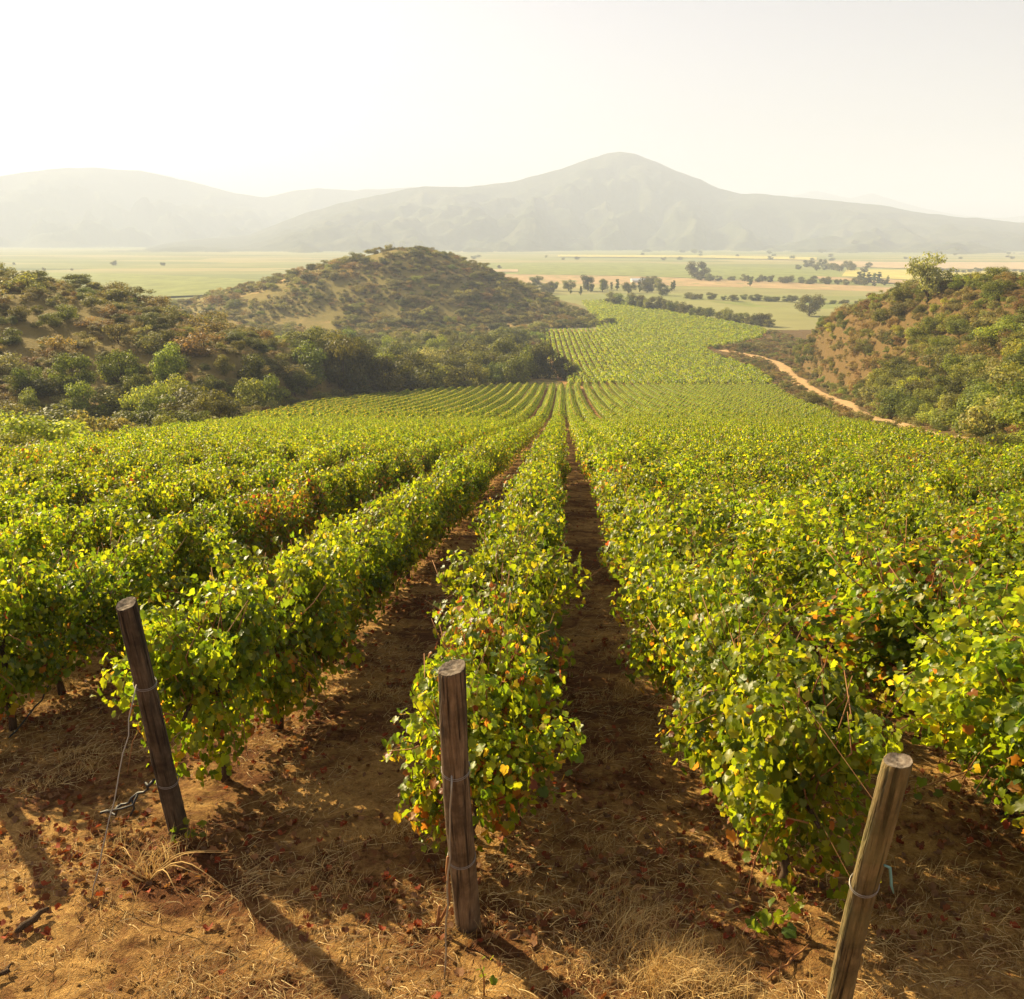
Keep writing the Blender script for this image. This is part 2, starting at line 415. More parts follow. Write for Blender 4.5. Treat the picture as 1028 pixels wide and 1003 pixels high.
bsdf(n, o, ramp(n, a, [(0.3, (0.035, 0.022, 0.014)), (0.7, (0.14, 0.09, 0.055))]), 0.95, 0.1, a, 1.0, 0.02); M_BARK = m
m, n, o = newmat('cane_bark'); co = coords(n)
bsdf(n, o, ramp(n, noise(n, co, 6, 3), [(0.3, (0.20, 0.075, 0.03)), (0.7, (0.36, 0.18, 0.07))]), 0.7, 0.2); M_CANE = m
m, n, o = newmat('galvanised_wire'); bsdf(n, o, (0.32, 0.29, 0.25), 0.45, 0.4).inputs['Metallic'].default_value = 0.7; M_WIRE = m
m, n, o = newmat('black_hose'); bsdf(n, o, (0.025, 0.024, 0.026), 0.5, 0.4); M_HOSE = m
m, n, o = newmat('teal_plastic'); bsdf(n, o, (0.14, 0.30, 0.28), 0.5, 0.4); M_TEAL = m
m, n, o = newmat('pale_wall'); bsdf(n, o, (0.6, 0.57, 0.5), 0.9, 0.1); M_WALL = m
m, n, o = newmat('metal_roof'); bsdf(n, o, (0.55, 0.60, 0.66), 0.5, 0.3); M_ROOF = m
m, n, o = newmat('dry_straw'); a = n.nodes.new('ShaderNodeAttribute'); a.attribute_name = 'col'
p = n.nodes.new('ShaderNodeBsdfPrincipled'); n.links.new(a.outputs['Color'], p.inputs['Base Color']); p.inputs['Roughness'].default_value = 0.7
t_ = n.nodes.new('ShaderNodeBsdfTranslucent'); n.links.new(a.outputs['Color'], t_.inputs[0])
mx = n.nodes.new('ShaderNodeMixShader'); mx.inputs[0].default_value = 0.35
n.links.new(p.outputs[0], mx.inputs[1]); n.links.new(t_.outputs[0], mx.inputs[2]); n.links.new(mx.outputs[0], o.inputs[0]); M_STRAW = m

# ------------------------------------------------------------------ ground: one polar sheet split by what it is
rs = np.concatenate([np.linspace(0.0, 1.4, 8)[:-1] + 0.02, np.geomspace(1.4, 16, 900)[:-1], np.geomspace(16, 13000, 1050)])
az_f = np.arange(-36, 36.001, 0.12)
az_c = np.concatenate([np.arange(-180, -36, 3.0)[0:], az_f, np.arange(39, 180, 3.0)])
A_, R_ = np.meshgrid(np.radians(az_c), rs, indexing='xy')
GX = R_ * np.sin(A_); GY = R_ * np.cos(A_)
GZ, GREG = terrain(GX, GY, True)
nr_, na_ = GX.shape
idx = np.arange(nr_ * na_).reshape(nr_, na_)
q = np.stack([idx[:-1], idx[1:], np.roll(idx, -1, 1)[1:], np.roll(idx, -1, 1)[:-1]], -1).reshape(-1, 4)[:, ::-1]
V = np.stack([GX, GY, GZ], -1).reshape(-1, 3)
fr = GREG.reshape(-1)[q]; freg = np.sort(fr, 1)[:, 2]
specs = {0: ('ground', M_EARTH, 'brown vineyard earth with straw and fallen leaves between the vine rows', 'ground'),
         1: ('hillside', M_HILL, 'dry ochre hillside dotted with shrubs at the left edge beyond the gully', 'hill'),
         2: ('hill', M_CONE, 'cone-shaped scrubby hill standing behind the left end of the vineyard', 'hill'),
         3: ('hillside', M_HILLR, 'rust-brown bushy hillside rising right of the dirt road', 'hill'),
         4: ('valley_floor', M_PLAIN, 'hazy flat valley floor with green fields below the mountains', 'valley'),
         5: ('mountain', M_MOUNT, 'pointed central mountain with its long ridge across the valley', 'mountain'),
         6: ('mountain', M_MOUNT, 'pale rounded mountain farther back at the left', 'mountain'),
         7: ('mountain', M_MOUNT, 'faint farthest peaks showing over the right end of the ridge', 'mountain')}
for k, (nm, mt, lab, cat) in specs.items():
    f = q[freg == k]
    if not len(f): continue
    used, inv = np.unique(f, return_inverse=True)
    me = mesh_np(nm, V[used], [inv.reshape(-1, 4)], None, True, mt)
    tag(link(nm, me), lab, cat, kind='structure')

# dirt road beside the right hill
road_px = [(1010, 452), (953, 442), (906, 429), (868, 419), (846, 405), (822, 395), (800, 381), (786, 368), (768, 360), (745, 355), (722, 351)]
rp = [at(*p) for p in road_px]
def dense(pts, step):
    out_ = []
    for a, b in zip(pts[:-1], pts[1:]):
        nn = max(int((b - a).length / step), 1)
        out_ += [a.lerp(b, i / nn) for i in range(nn)]
    return out_ + [pts[-1]]
rp = dense(rp, 2.0)
rpa = np.array([(p.x, p.y) for p in rp]); ker = np.ones(9) / 9
rpa = np.stack([np.convolve(np.pad(rpa[:, i], 4, mode='edge'), ker, 'valid') for i in range(2)], 1)
def strip(name, P, width, lift, mat, label, cat):
    T = np.gradient(P, axis=0); T /= np.linalg.norm(T, axis=1)[:, None] + 1e-9
    Nn = np.stack([-T[:, 1], T[:, 0]], 1)
    ac = np.linspace(-1, 1, 9); s = np.arange(len(P))
    X = []; 
    for k, t in enumerate(ac):
        wv = width * (1 + 1.1 * fbm(s / 5.0, s * 0 + 2.0 + (t > 0) * 9, 3, 5))
        X.append(P + Nn * (t * wv)[:, None])
    X = np.stack(X, 1); Z = terrain(X[..., 0], X[..., 1]) + lift - 0.25 * (np.abs(ac)[None] > 0.95)
    ii = np.arange(X.shape[0] * 9).reshape(-1, 9)
    qq = np.stack([ii[:-1, :-1], ii[:-1, 1:], ii[1:, 1:], ii[1:, :-1]], -1).reshape(-1, 4)
    o = link(name, mesh_np(name, np.dstack([X, Z[..., None]]).reshape(-1, 3), [qq], None, True, mat))
    return tag(o, label, cat, kind='structure')
strip('dirt_road', rpa, 2.5, 0.12, M_ROAD, 'sandy dirt road curving between the vines and the right hill', 'road')

# valley fields: flat sheets on the plain
fields = [
    ('field', M_FGREEN, [(625, 300), (700, 301.5), (840, 319), (960, 322)], [(620, 291), (700, 293), (830, 303), (960, 306)], 'green field strip just behind the dark tree line'),
    ('field', M_FGREEN, [(540, 290.5), (700, 291.5), (960, 304)], [(540, 286.5), (700, 288), (960, 297)], 'narrow green field between two hedges of the valley'),
    ('field', M_FTAN, [(500, 284), (640, 286.5), (760, 289.5), (960, 296)], [(500, 275.5), (640, 278), (760, 282.5), (960, 292)], 'tan ploughed field crossing the valley middle'),
    ('field', M_FGREEN, [(440, 275), (640, 277.5), (860, 286)], [(440, 264), (640, 264), (840, 272)], 'wide green field before the mountain foot'),
    ('field', M_FGOLD, [(845, 278), (950, 284), (1100, 291)], [(850, 271), (950, 272), (1100, 274)], 'golden yellow crop field at the right of the valley'),
    ('field', M_FPALE, [(825, 267.5), (900, 270), (1100, 272)], [(835, 263), (900, 263.5), (1100, 264)], 'pale pinkish stubble field beyond the golden crop'),
    ('field', M_FTAN, [(820, 281), (900, 286), (1040, 294)], [(820, 278.5), (900, 282), (1040, 291)], 'thin bare soil strip in front of the golden crop'),
    ('field', M_FPALE, [(300, 273), (420, 274), (520, 274)], [(300, 271), (420, 271.5), (520, 271.5)], 'faint bare strip in the haze left of the middle'),
    ('field', M_FGREEN, [(-20, 300), (120, 302), (260, 296)], [(-20, 274), (120, 276), (260, 282)], 'hazy pale green field behind the left hill'),
    ('field', M_FGOLD, [(560, 258.5), (700, 259.5), (820, 262)], [(560, 256.5), (700, 257), (820, 259)], 'thin pale yellow strip at the foot of the pointed mountain'),
]
for i, (nm, mt, near_e, far_e, lab) in enumerate(fields):
    pts = []
    for (a, b) in near_e + far_e:
        d = ray(a, b); t = (-41 - CAM_Z) / d[2]; pts.append((d[0] * t, d[1] * t, -40.8 + 0.2 * i))
    k = len(near_e)
    me = bpy.data.meshes.new(nm); me.from_pydata(pts, [], [(a, a + 1, k + a + 1, k + a) for a in range(k - 1)]); me.materials.append(mt); me.update()
    tag(link(nm, me), lab, 'field', kind='structure')

# ------------------------------------------------------------------ grape leaves and vines
half = [(0.10, -0.04), (0.26, -0.12), (0.43, -0.02), (0.52, 0.18), (0.45, 0.32), (0.52, 0.52), (0.42, 0.66), (0.29, 0.70), (0.16, 0.84), (0.0, 0.98)]
outl = [(0.0, 0.05)] + half + [(-x, y) for x, y in half[:-1][::-1]]
LV = np.array([(0, 0.34, 0)] + [(x, y, 0.0) for x, y in outl])
LV[:, 2] = 0.22 * np.abs(LV[:, 0]) - 0.22 * (LV[:, 1] - 0.3) ** 2 + 0.05 * np.sin(LV[:, 0] * 11) * np.cos(LV[:, 1] * 7)
LF = np.array([(0, 1 + i, 1 + (i + 1) % len(outl)) for i in range(len(outl))])
QV = np.array([(0, 0, 0), (0.45, 0.35, 0.10), (0, 1, -0.12), (-0.45, 0.35, 0.10), (0, 0.4, -0.02)])
QF = np.array([(0, 1, 4), (1, 2, 4), (2, 3, 4), (3, 0, 4)])

def frames(nrm, rs_):
    """rotation matrices (n,3,3): columns x,y,z with z ~ nrm, y drooping"""
    z = nrm / (np.linalg.norm(nrm, axis=1)[:, None] + 1e-9)
    dn = np.stack([rs_.normal(0, 0.6, len(z)), rs_.normal(0, 0.6, len(z)), -np.ones(len(z))], 1)
    y = dn - z * (dn * z).sum(1)[:, None]; y /= np.linalg.norm(y, axis=1)[:, None] + 1e-9
    x = np.cross(y, z)
    return np.stack([x, y, z], 2)
def scatter(P, nrm, size, cols, rs_, tv=LV, tf=LF):
    M = frames(nrm, rs_)
    V = np.einsum('nij,kj->nki', M, tv) * size[:, None, None] + P[:, None]
    k = len(tv)
    F = tf[None] + (np.arange(len(P)) * k)[:, None, None]
    return V.reshape(-1, 3), F.reshape(-1, tf.shape[1]), np.repeat(cols, k, 0)

PAL = np.array([(0.080, 0.130, 0.007), (0.145, 0.195, 0.009), (0.210, 0.250, 0.010), (0.285, 0.292, 0.012), (0.42, 0.29, 0.025), (0.34, 0.135, 0.025), (0.20, 0.055, 0.022)])
def leaf_cols(h, rs_, yellow=0.0, red=0.0, low=1.0):
    n_ = len(h)
    u = rs_.random(n_)
    lo = np.clip(0.75 - h, 0, 1) * low            # leaves low in the canopy turn first
    pr = np.stack([0.26 + 0 * h, 0.36 + 0 * h, 0.27 + 0 * h, 0.10 + 0 * h, 0.012 + yellow + 0.07 * lo, 0.004 + red + 0.055 * lo, 0.001 + red * 0.4 + 0.018 * lo], 1)
    pr /= pr.sum(1)[:, None]; cs = pr.cumsum(1)
    k = (u[:, None] > cs).sum(1).clip(0, len(PAL) - 1)
    c = PAL[k] * rs_.uniform(0.75, 1.25, (n_, 1)) * rs_.uniform(0.92, 1.08, (n_, 3))
    return c

def vine_foliage(seed, nleaf, lsize, L=1.25, yellow=0.0, red=0.0, hang=0, tv=LV, tf=LF, top=1.54, low=1.0, up=0.35):
    """leafy wall along local +y, base at z=0"""
    rs_ = np.random.default_rng(seed)
    # clumps give the wall an uneven outline
    nc = 21
    cpos = np.stack([rs_.normal(0, 0.25, nc), rs_.uniform(-L / 2, L / 2, nc), rs_.uniform(0.52, top - 0.15, nc)], 1)
    ctone = rs_.uniform(0.72, 1.25, nc)
    crad = rs_.uniform(0.14, 0.33, nc)
    m_ = int(nleaf * 0.72)
    ci = rs_.integers(0, nc, m_)
    dirs = rs_.normal(0, 1, (m_, 3)); dirs /= np.linalg.norm(dirs, axis=1)[:, None]
    P = cpos[ci] + dirs * (crad[ci] * rs_.random(m_) ** 0.35)[:, None] * np.array([1.15, 1.2, 1.0])
    nrm = dirs * 0.9
    # filler wall leaves
    k = nleaf - m_
    hz = rs_.uniform(0.36, top - 0.10, k); side = rs_.choice([-1, 1], k)
    wd = 0.46 * np.sqrt(np.clip(1 - ((hz - 1.0) / 0.80) ** 2, 0.12, 1))
    P2 = np.stack([side * wd * rs_.uniform(0.2, 1.08, k), rs_.uniform(-L / 2 - 0.05, L / 2 + 0.05, k), hz], 1)
    n2 = np.stack([side * 0.9, rs_.normal(0, 0.4, k), rs_.normal(0.1, 0.3, k)], 1)
    P = np.concatenate([P, P2]); nrm = np.concatenate([nrm, n2])
    # shoots poking out of the top and sides, with leaves along them
    shoots = []
    for s in range(9 + hang):
        y0 = rs_.uniform(-L / 2, L / 2); sd_ = rs_.choice([-1, 1])
        if s < 7: p0 = np.array([rs_.normal(0, 0.15), y0, top - 0.25]); v = np.array([rs_.normal(0, 0.35), rs_.normal(0, 0.3), 1.0]); ln = rs_.uniform(0.25, 0.55)
        else: p0 = np.array([sd_ * 0.35, y0, rs_.uniform(0.7, 1.2)]); v = np.array([sd_ * 1.0, rs_.normal(0, 0.4), -0.2]); ln = rs_.uniform(0.3, 0.5)
        pts = [p0 + v * ln * t + np.array([0, 0, -0.25 * t * t * ln]) + rs_.normal(0, 0.01, 3) for t in np.linspace(0, 1, 6)]
        shoots.append(pts)
        for t in range(1, 6):
            for _ in range(2):
                P = np.vstack([P, pts[t] + rs_.normal(0, 0.045, 3)]); nrm = np.vstack([nrm, rs_.normal(0, 0.6, 3) + np.array([0, 0, 0.6])])
    nrm = nrm + rs_.normal(0, 0.62, nrm.shape) + np.array([0, 0, up])
    size = lsize * rs_.uniform(0.45, 1.4, len(P))
    cols = leaf_cols((P[:, 2] - 0.4) / 1.2, rs_, yellow, red, low)
    cols[:m_] *= ctone[ci][:, None]
    V, F, C = scatter(P, nrm, size, cols, rs_, tv, tf)
    return V, F, C, shoots

def vine_wood(seed):
    rs_ = np.random.default_rng(seed + 900)
    T = Tubes()
    pts = [Vector((0, 0, -0.08))]
    for i in range(1, 8):
        pts.append(Vector((rs_.normal(0, 0.022), rs_.normal(0, 0.025), 0.80 * i / 7)))
    T.tube(pts, [0.050, 0.042, 0.036, 0.034, 0.033, 0.034, 0.038, 0.034], 8)
    for s in (-1, 1):
        T.tube([pts[-1]] + [Vector((rs_.normal(0, 0.02), s * 0.6 * t, 0.82 + 0.06 * math.sin(3 * t) + rs_.normal(0, 0.012))) for t in (0.25, 0.5, 0.75, 1.0)], [0.034, 0.026, 0.022, 0.018, 0.013], 7)
    return T.mesh('trunk', M_BARK)
def vine_canes(seed, shoots):
    rs_ = np.random.default_rng(seed + 300); T = Tubes()
    for pts in shoots: T.tube([Vector(p) for p in pts], [0.006, 0.0055, 0.005, 0.004, 0.003, 0.002], 5)
    for _ in range(16):
        y0 = rs_.uniform(-0.6, 0.6); x1 = rs_.normal(0, 0.28); 
        T.tube([Vector((0, y0, 0.84)), Vector((x1 * 0.4, y0 + rs_.normal(0, 0.05), 1.05)), Vector((x1, y0 + rs_.normal(0, 0.1), 1.35)), Vector((x1 * 1.2, y0 + rs_.normal(0, 0.15), 1.5))], [0.007, 0.006, 0.005, 0.003], 5)
    for _ in range(5):
        y0 = rs_.uniform(-0.6, 0.6); sd_ = rs_.choice([-1, 1])
        T.tube([Vector((sd_ * 0.05, y0, 0.85)), Vector((sd_ * 0.28, y0, 0.9)), Vector((sd_ * 0.42, y0 + 0.1, 0.68)), Vector((sd_ * 0.47, y0 + 0.15, 0.45))], [0.006, 0.005, 0.004, 0.003], 5)
    return T.mesh('cane', M_CANE)

def make_vine(seed, nleaf, lsize, **kw):
    V, F, C, sh = vine_foliage(seed, nleaf, lsize, **kw)
    return mesh_np('foliage', V, [F], C, True, M_VINE), vine_wood(seed), vine_canes(seed, sh)
VAR = [make_vine(100 + i, 4200, 0.059, yellow=[0.0, 0.01, 0.0, 0.02, 0.0][i % 5]) for i in range(11)]
VRED = [make_vine(150 + i, 4000, 0.059, yellow=0.06, red=0.13) for i in range(3)]
VFRONT = make_vine(170, 4400, 0.061, yellow=0.03, red=0.02, low=2.6, hang=2)

ROW_DIR, ROW_SP, ROW0 = 0.0541, 2.2, -0.55
POSTS = {-1: None, 0: (180, 836), 1: (470, 930), 2: None}
# foot of each end post: rows A, B, C seen in the photo plus the one just out of frame whose shadow falls into it
foot = {}
foot[-1] = at(180, 836); foot[0] = at(470, 930)
foot[1] = Vector((1.68, 4.02, tz(1.68, 4.02))); foot[-2] = Vector((-4.72, 7.45, tz(-4.72, 7.45)))
ROW_U = {k: ROW0 + ROW_SP * k for k in range(-40, 60)}
for k in (-2, -1, 0, 1): ROW_U[k] = foot[k].x - ROW_DIR * foot[k].y
ROW_U[2] = ROW_U[1] + 2.0
print('row u', [round(ROW_U[k], 2) for k in (-2, -1, 0, 1)], [tuple(round(c, 2) for c in foot[k]) for k in foot])
START = {-2: 8.0, -1: 6.9, 0: 5.95, 1: 5.25, 2: 5.2, 3: 4.6}
def row_start(k):
    if k in START: return START[k]
    return 8.0 + (-2 - k) * 1.3 if k < -2 else 4.0
VSP = 1.1
cand = []
for k in range(-22, 40):
    y = row_start(k); j = 0
    while y < 247:
        x = ROW_U[k] + ROW_DIR * y
        if np.interp(y, LE_Y, LE_X) < x < np.interp(y, RE_Y, RE_X) and not (107.5 < y < 111.5):
            cand.append((k, j, x, y))
        y += VSP; j += 1
cx_ = np.array([c[2] for c in cand]); cy_ = np.array([c[3] for c in cand]); cz_ = terrain(cx_, cy_)
jit = rng.normal(0, 0.06, (len(cand), 2))
pxx, pyy, dep = project(cx_, cy_, cz_ + 1.1)
inview = (dep > 1) & (pxx > -70 - 200 / np.maximum(dep, 1)) & (pxx < 1098 + 200 / np.maximum(dep, 1)) & (pyy < 1150)
order = np.argsort(np.where(inview, dep, 1e9))
near = order[:298]; near_set = set(near.tolist())
print('near vines to', dep[near].max(), 'total', len(cand))

ROWNAME = {-2: 'second row left of the middle post', -1: 'row behind the left leaning post', 0: 'row behind the middle post', 1: 'row behind the right leaning post'}
ORD = ['first', 'second', 'third', 'fourth', 'fifth', 'sixth', 'seventh', 'eighth', 'ninth', 'tenth']
def rown(k):
    if k in ROWNAME: return ROWNAME[k]
    if k < -2: return ORD[min(-k - 2, 9)] + ' row left of the left leaning post'
    return ORD[min(k - 2, 9)] + ' row right of the right leaning post'
for i in sorted(near.tolist(), key=lambda i: (cand[i][0], cand[i][1])):
    k, j, x, y = cand[i]
    rs_ = np.random.default_rng(5000 + i)
    px, py = pxx[i], pyy[i]
    red = (abs(px - 960) < 70 and abs(py - 585) < 45) or (abs(px - 270) < 40 and abs(py - 520) < 25) or rs_.random() < 0.03
    if k == 0 and j == 0: src = VFRONT
    elif red: src = VRED[rs_.integers(0, 3)]
    else: src = VAR[rs_.integers(0, len(VAR))]
    s = rs_.uniform(0.93, 1.07)
    e = empty('grapevine', (x + jit[i, 0], y + jit[i, 1], cz_[i] - 0.01), -math.atan(ROW_DIR) + (math.pi if rs_.random() < .5 else 0) + rs_.normal(0, 0.06), ((s * rs_.uniform(.76, .92)) * (1.42 if k == 2 else 1.2 if k > 2 else 1.06 if k == 1 else 1), s, s * rs_.uniform(.93, 1.07)))
    if j < 8: lab = '%s grapevine from the front in the %s' % (ORD[j], rown(k))
    else: lab = 'leafy grapevine farther down the %s' % rown(k)
    tag(e, lab, 'grapevine', 'grapevines of the ' + rown(k))
    for nm, me in zip(('foliage', 'trunk', 'cane'), src): link(nm, me, e)

# ------------------------------------------------------------------ stuff by instancing on points
def inst_object(name, pts, rot, scl, vid, meshes, label, cat, kind='stuff'):
    srcs = bpy.data.collections.new(name + '_shapes')
    for i, me in enumerate(meshes):
        srcs.objects.link(bpy.data.objects.new('%s_shape_%02d' % (name, i), me))
    me = bpy.data.meshes.new(name)
    P = np.asarray(pts, np.float32); me.vertices.add(len(P)); me.vertices.foreach_set('co', P.ravel())
    for nm, typ, arr, fld in (('rot', 'FLOAT', rot, 'value'), ('scl', 'FLOAT_VECTOR', scl, 'vector'), ('vid', 'INT', vid, 'value')):
        a = me.attributes.new(nm, typ, 'POINT')
        a.data.foreach_set(fld, np.asarray(arr, np.int32 if typ == 'INT' else np.float32).ravel())
    me.update()
    o = link(name, me)
    g = bpy.data.node_groups.new(name + '_nodes', 'GeometryNodeTree')
    g.interface.new_socket('Geometry', in_out='INPUT', socket_type='NodeSocketGeometry')
    g.interface.new_socket('Geometry', in_out='OUTPUT', socket_type='NodeSocketGeometry')
    gi = g.nodes.new('NodeGroupInput'); go = g.nodes.new('NodeGroupOutput')
    ci = g.nodes.new('GeometryNodeCollectionInfo'); ci.inputs[0].default_value = srcs
    ci.inputs['Separate Children'].default_value = True; ci.inputs['Reset Children'].default_value = True
    ip = g.nodes.new('GeometryNodeInstanceOnPoints'); ip.inputs['Pick Instance'].default_value = True
    def attr(nm, dt):
        a = g.nodes.new('GeometryNodeInputNamedAttribute'); a.data_type = dt; a.inputs[0].default_value = nm
        return [s for s in a.outputs if s.enabled and s.name == 'Attribute'][0]
    cb = g.nodes.new('ShaderNodeCombineXYZ')
    L = g.links.new
    L(attr('rot', 'FLOAT'), cb.inputs[2]); L(cb.outputs[0], ip.inputs['Rotation'])
    L(attr('scl', 'FLOAT_VECTOR'), ip.inputs['Scale']); L(attr('vid', 'INT'), ip.inputs['Instance Index'])
    L(gi.outputs[0], ip.inputs['Points']); L(ci.outputs[0], ip.inputs['Instance']); L(ip.outputs[0], go.inputs[0])
    md = o.modifiers.new('scatter', 'NODES'); md.node_group = g
    return tag(o, label, cat, kind=kind)

def lod(seed, nleaf, size, L, yellow=0.01, up=0.35):
    V, F, C, sh = vine_foliage(seed, nleaf, size, L=L, yellow=yellow, tv=QV, tf=QF, up=up)
    return mesh_np('vine_shape', V, [F], C, True, M_VINE)
MID = [lod(200 + i, 950, 0.105, 1.25) for i in range(6)]
FAR = [lod(220 + i, 420, 0.20, 1.25, 0.0, 0.7) for i in range(5)]
CHUNK = []
for i in range(5):
    rs_ = np.random.default_rng(240 + i); n_ = 170
    P = np.stack([rs_.normal(0, 0.25, n_), rs_.uniform(-2.1, 2.1, n_), rs_.uniform(0.5, 1.75, n_)], 1)
    V, F, C = scatter(P, np.stack([P[:, 0] * 2, rs_.normal(0, .5, n_), 0.5 + rs_.normal(0, .4, n_)], 1), rs_.uniform(0.35, 0.6, n_), leaf_cols(np.full(n_, 0.8), rs_, 0.01), rs_, QV, QF)
    CHUNK.append(mesh_np('vine_shape', V, [F], C, True, M_VINE))

pts = []; rot = []; scl = []; vid = []
for i, (k, j, x, y) in enumerate(cand):
    if i in near_set: continue
    d = dep[i]
    if d < 1 and y < 3: continue
    if abs(pxx[i] - 514) > 514 + 900 * 6 / max(d, 1) + 60: 
        if d < 90 and False: continue
    pts.append((x + jit[i, 0], y + jit[i, 1], cz_[i])); rot.append(-math.atan(ROW_DIR) + (math.pi if (i * 7919) % 2 else 0))
    s = 0.92 + 0.16 * ((i * 2654435761) % 1000) / 1000; scl.append((s * 0.86, 1.0, s))
    vid.append((i * 7) % 6 if d < 95 + 55 * (((i * 40503) % 997) / 997) else 6 + (i * 5) % 5)
# far blocks of the same vineyard, down on the valley floor
def block(y0, y1, xl, xr, dirn, sp=2.2, dy=4.2):
    for k in range(-60, 140):
        u = 10 + sp * k; y = y0
        while y < y1:
            x = u + dirn * y
            if xl(y) < x < xr(y):
                pts.append((x, y, 0)); rot.append(-math.atan(dirn) + random.choice((0, math.pi))); scl.append((random.uniform(.85, 1.15), 1, random.uniform(.85, 1.1))); vid.append(11 + random.randrange(5))
            y += dy
block(257, 464, lambda y: np.interp(y, [255, 300, 460], [14, 15, 11]), lambda y: np.interp(y, RE_Y, RE_X), 0.024)
block(470, 700, lambda y: np.interp(y, [470, 520, 700], [42, 46, 50]), lambda y: np.interp(y, [470, 480, 560, 700], [124, 124, 108, 76]), -0.02, 2.5)
pts = np.array(pts); z0 = terrain(pts[:, 0], pts[:, 1]); pts[:, 2] = np.where(pts[:, 2] == 0, z0, pts[:, 2])
inst_object('distant_vines', pts, rot, scl, vid, MID + FAR + CHUNK, 'rows of green vines running on down the slope into the valley', 'vineyard')

# ------------------------------------------------------------------ end posts, wires, hose
def post(k, foot_p, top_px, L, rad, mat, label, wires):
    if top_px is None:
        top = foot_p + Vector((-0.10, -0.52, 1.92)).normalized() * L
    else:
        d = Vector(ray(*top_px)); o3 = Vector((0, 0, CAM_Z)); f3 = foot_p
        b_ = d.dot(o3 - f3); a_ = d.dot(d); c_ = (o3 - f3).dot(o3 - f3) - L * L
        disc = b_ * b_ - a_ * c_
        t = (-b_ - math.sqrt(max(disc, 0))) / a_
        top = o3 + d * t
    ax = (top - foot_p); ln = ax.length; qd = ax.normalized()
    rs_ = np.random.default_rng(40 + k)
    S = 40; rings = []
    zs = [-0.35, 0, 0.15] + list(np.linspace(0.2, ln - 0.03, 40)) + [ln - 0.008, ln]
    bow = rs_.normal(0, 0.012, 2)
    V = []; F = []
    for i, z in enumerate(zs):
        rr = rad * (1.06 - 0.10 * z / ln) * (0.94 if z == ln else 1.0)
        for s in range(S):
            th = 2 * math.pi * s / S
            r2 = rr * (1 + 0.05 * math.sin(2 * th + k) + 0.025 * math.sin(5 * th + z * 2) - 0.10 * math.exp(-((th - 2.1 - 0.2 * math.sin(z * 3)) / 0.07) ** 2) - 0.08 * math.exp(-((th - 4.6 - 0.15 * math.sin(z * 2)) / 0.06) ** 2)) + rs_.normal(0, 0.0007) + 0.05 * rr * math.sin(z * 3.1 + th + k) * math.sin(z * 1.7 + 2 * k) + 0.10 * rr * math.exp(-((z - 0.9 - 0.2 * k) / 0.05) ** 2 - ((th - 4.0) / 0.4) ** 2)
            sag = math.sin(math.pi * max(z, 0) / ln)
            V.append((r2 * math.cos(th) + bow[0] * sag, r2 * math.sin(th) + bow[1] * sag, z + ((0.012 * math.cos(th * 1 + k) + 0.003 * math.sin(3 * th + k) + rs_.normal(0, 0.0007)) if i >= len(zs) - 2 else 0)))
    for i in range(len(zs) - 1):
        for s in range(S): F.append((i * S + s, i * S + (s + 1) % S, (i + 1) * S + (s + 1) % S, (i + 1) * S + s))
    nb = len(F)
    V.append((0, 0, ln - 0.006)); cidx = len(V) - 1; lr = (len(zs) - 1) * S
    Fm = [0] * nb
    for s in range(S): F.append((lr + s, lr + (s + 1) % S, cidx)); Fm.append(1)
    e = empty('wooden_post', foot_p); e.rotation_euler = qd.to_track_quat('Z', 'Y').to_euler()
    me = bpy.data.meshes.new('post_body'); me.from_pydata(V, [], F[:nb]); me.polygons.foreach_set('use_smooth', [True] * nb); me.materials.append(mat); me.update()
    link('post_body', me, e)
    m2 = bpy.data.meshes.new('end_grain'); m2.from_pydata(V[lr:], [], [(a - lr, b - lr, c - lr) for a, b, c in F[nb:]]); m2.materials.append(M_ENDG); m2.update()
    link('end_grain', m2, e)
    for zz in wires:
        T = Tubes(); rr = rad * (1.06 - 0.10 * zz / ln) + 0.006
        for turn in range(2):
            sg = math.sin(math.pi * zz / ln)
            T.tube([Vector((rr * math.cos(a) + bow[0] * sg, rr * math.sin(a) + bow[1] * sg, zz + turn * 0.012 + 0.01 * math.sin(a + k))) for a in np.linspace(0, 2 * math.pi, 25)], 0.0022, 5, False)
        link('wire_wrap', T.mesh('wire_wrap', M_WIRE), e)
    tag(e, label, 'post', 'leaning end posts of the vine rows')
    return e, top
pA, tA = post(-1, foot[-1], (127, 606), 1.98, 0.066, M_POSTA, 'dark leaning wooden post at the left with a dry grass clump at its foot', [1.35, 0.5])
pB, tB = post(0, foot[0], (454, 670), 1.98, 0.071, M_POSTB, 'brown wooden post in the middle with a wire running down its left side', [1.30, 0.62])
pC, tC = post(1, foot[1], (902, 763), 1.98, 0.056, M_POSTC, 'pale leaning wooden post at the right with a teal tie on it', [1.12])
pD, tD = post(-2, foot[-2], None, 1.98, 0.074, M_POSTA, 'wooden end post just outside the left edge casting its shadow', [1.3])
print('tops', tA, tB, tC)

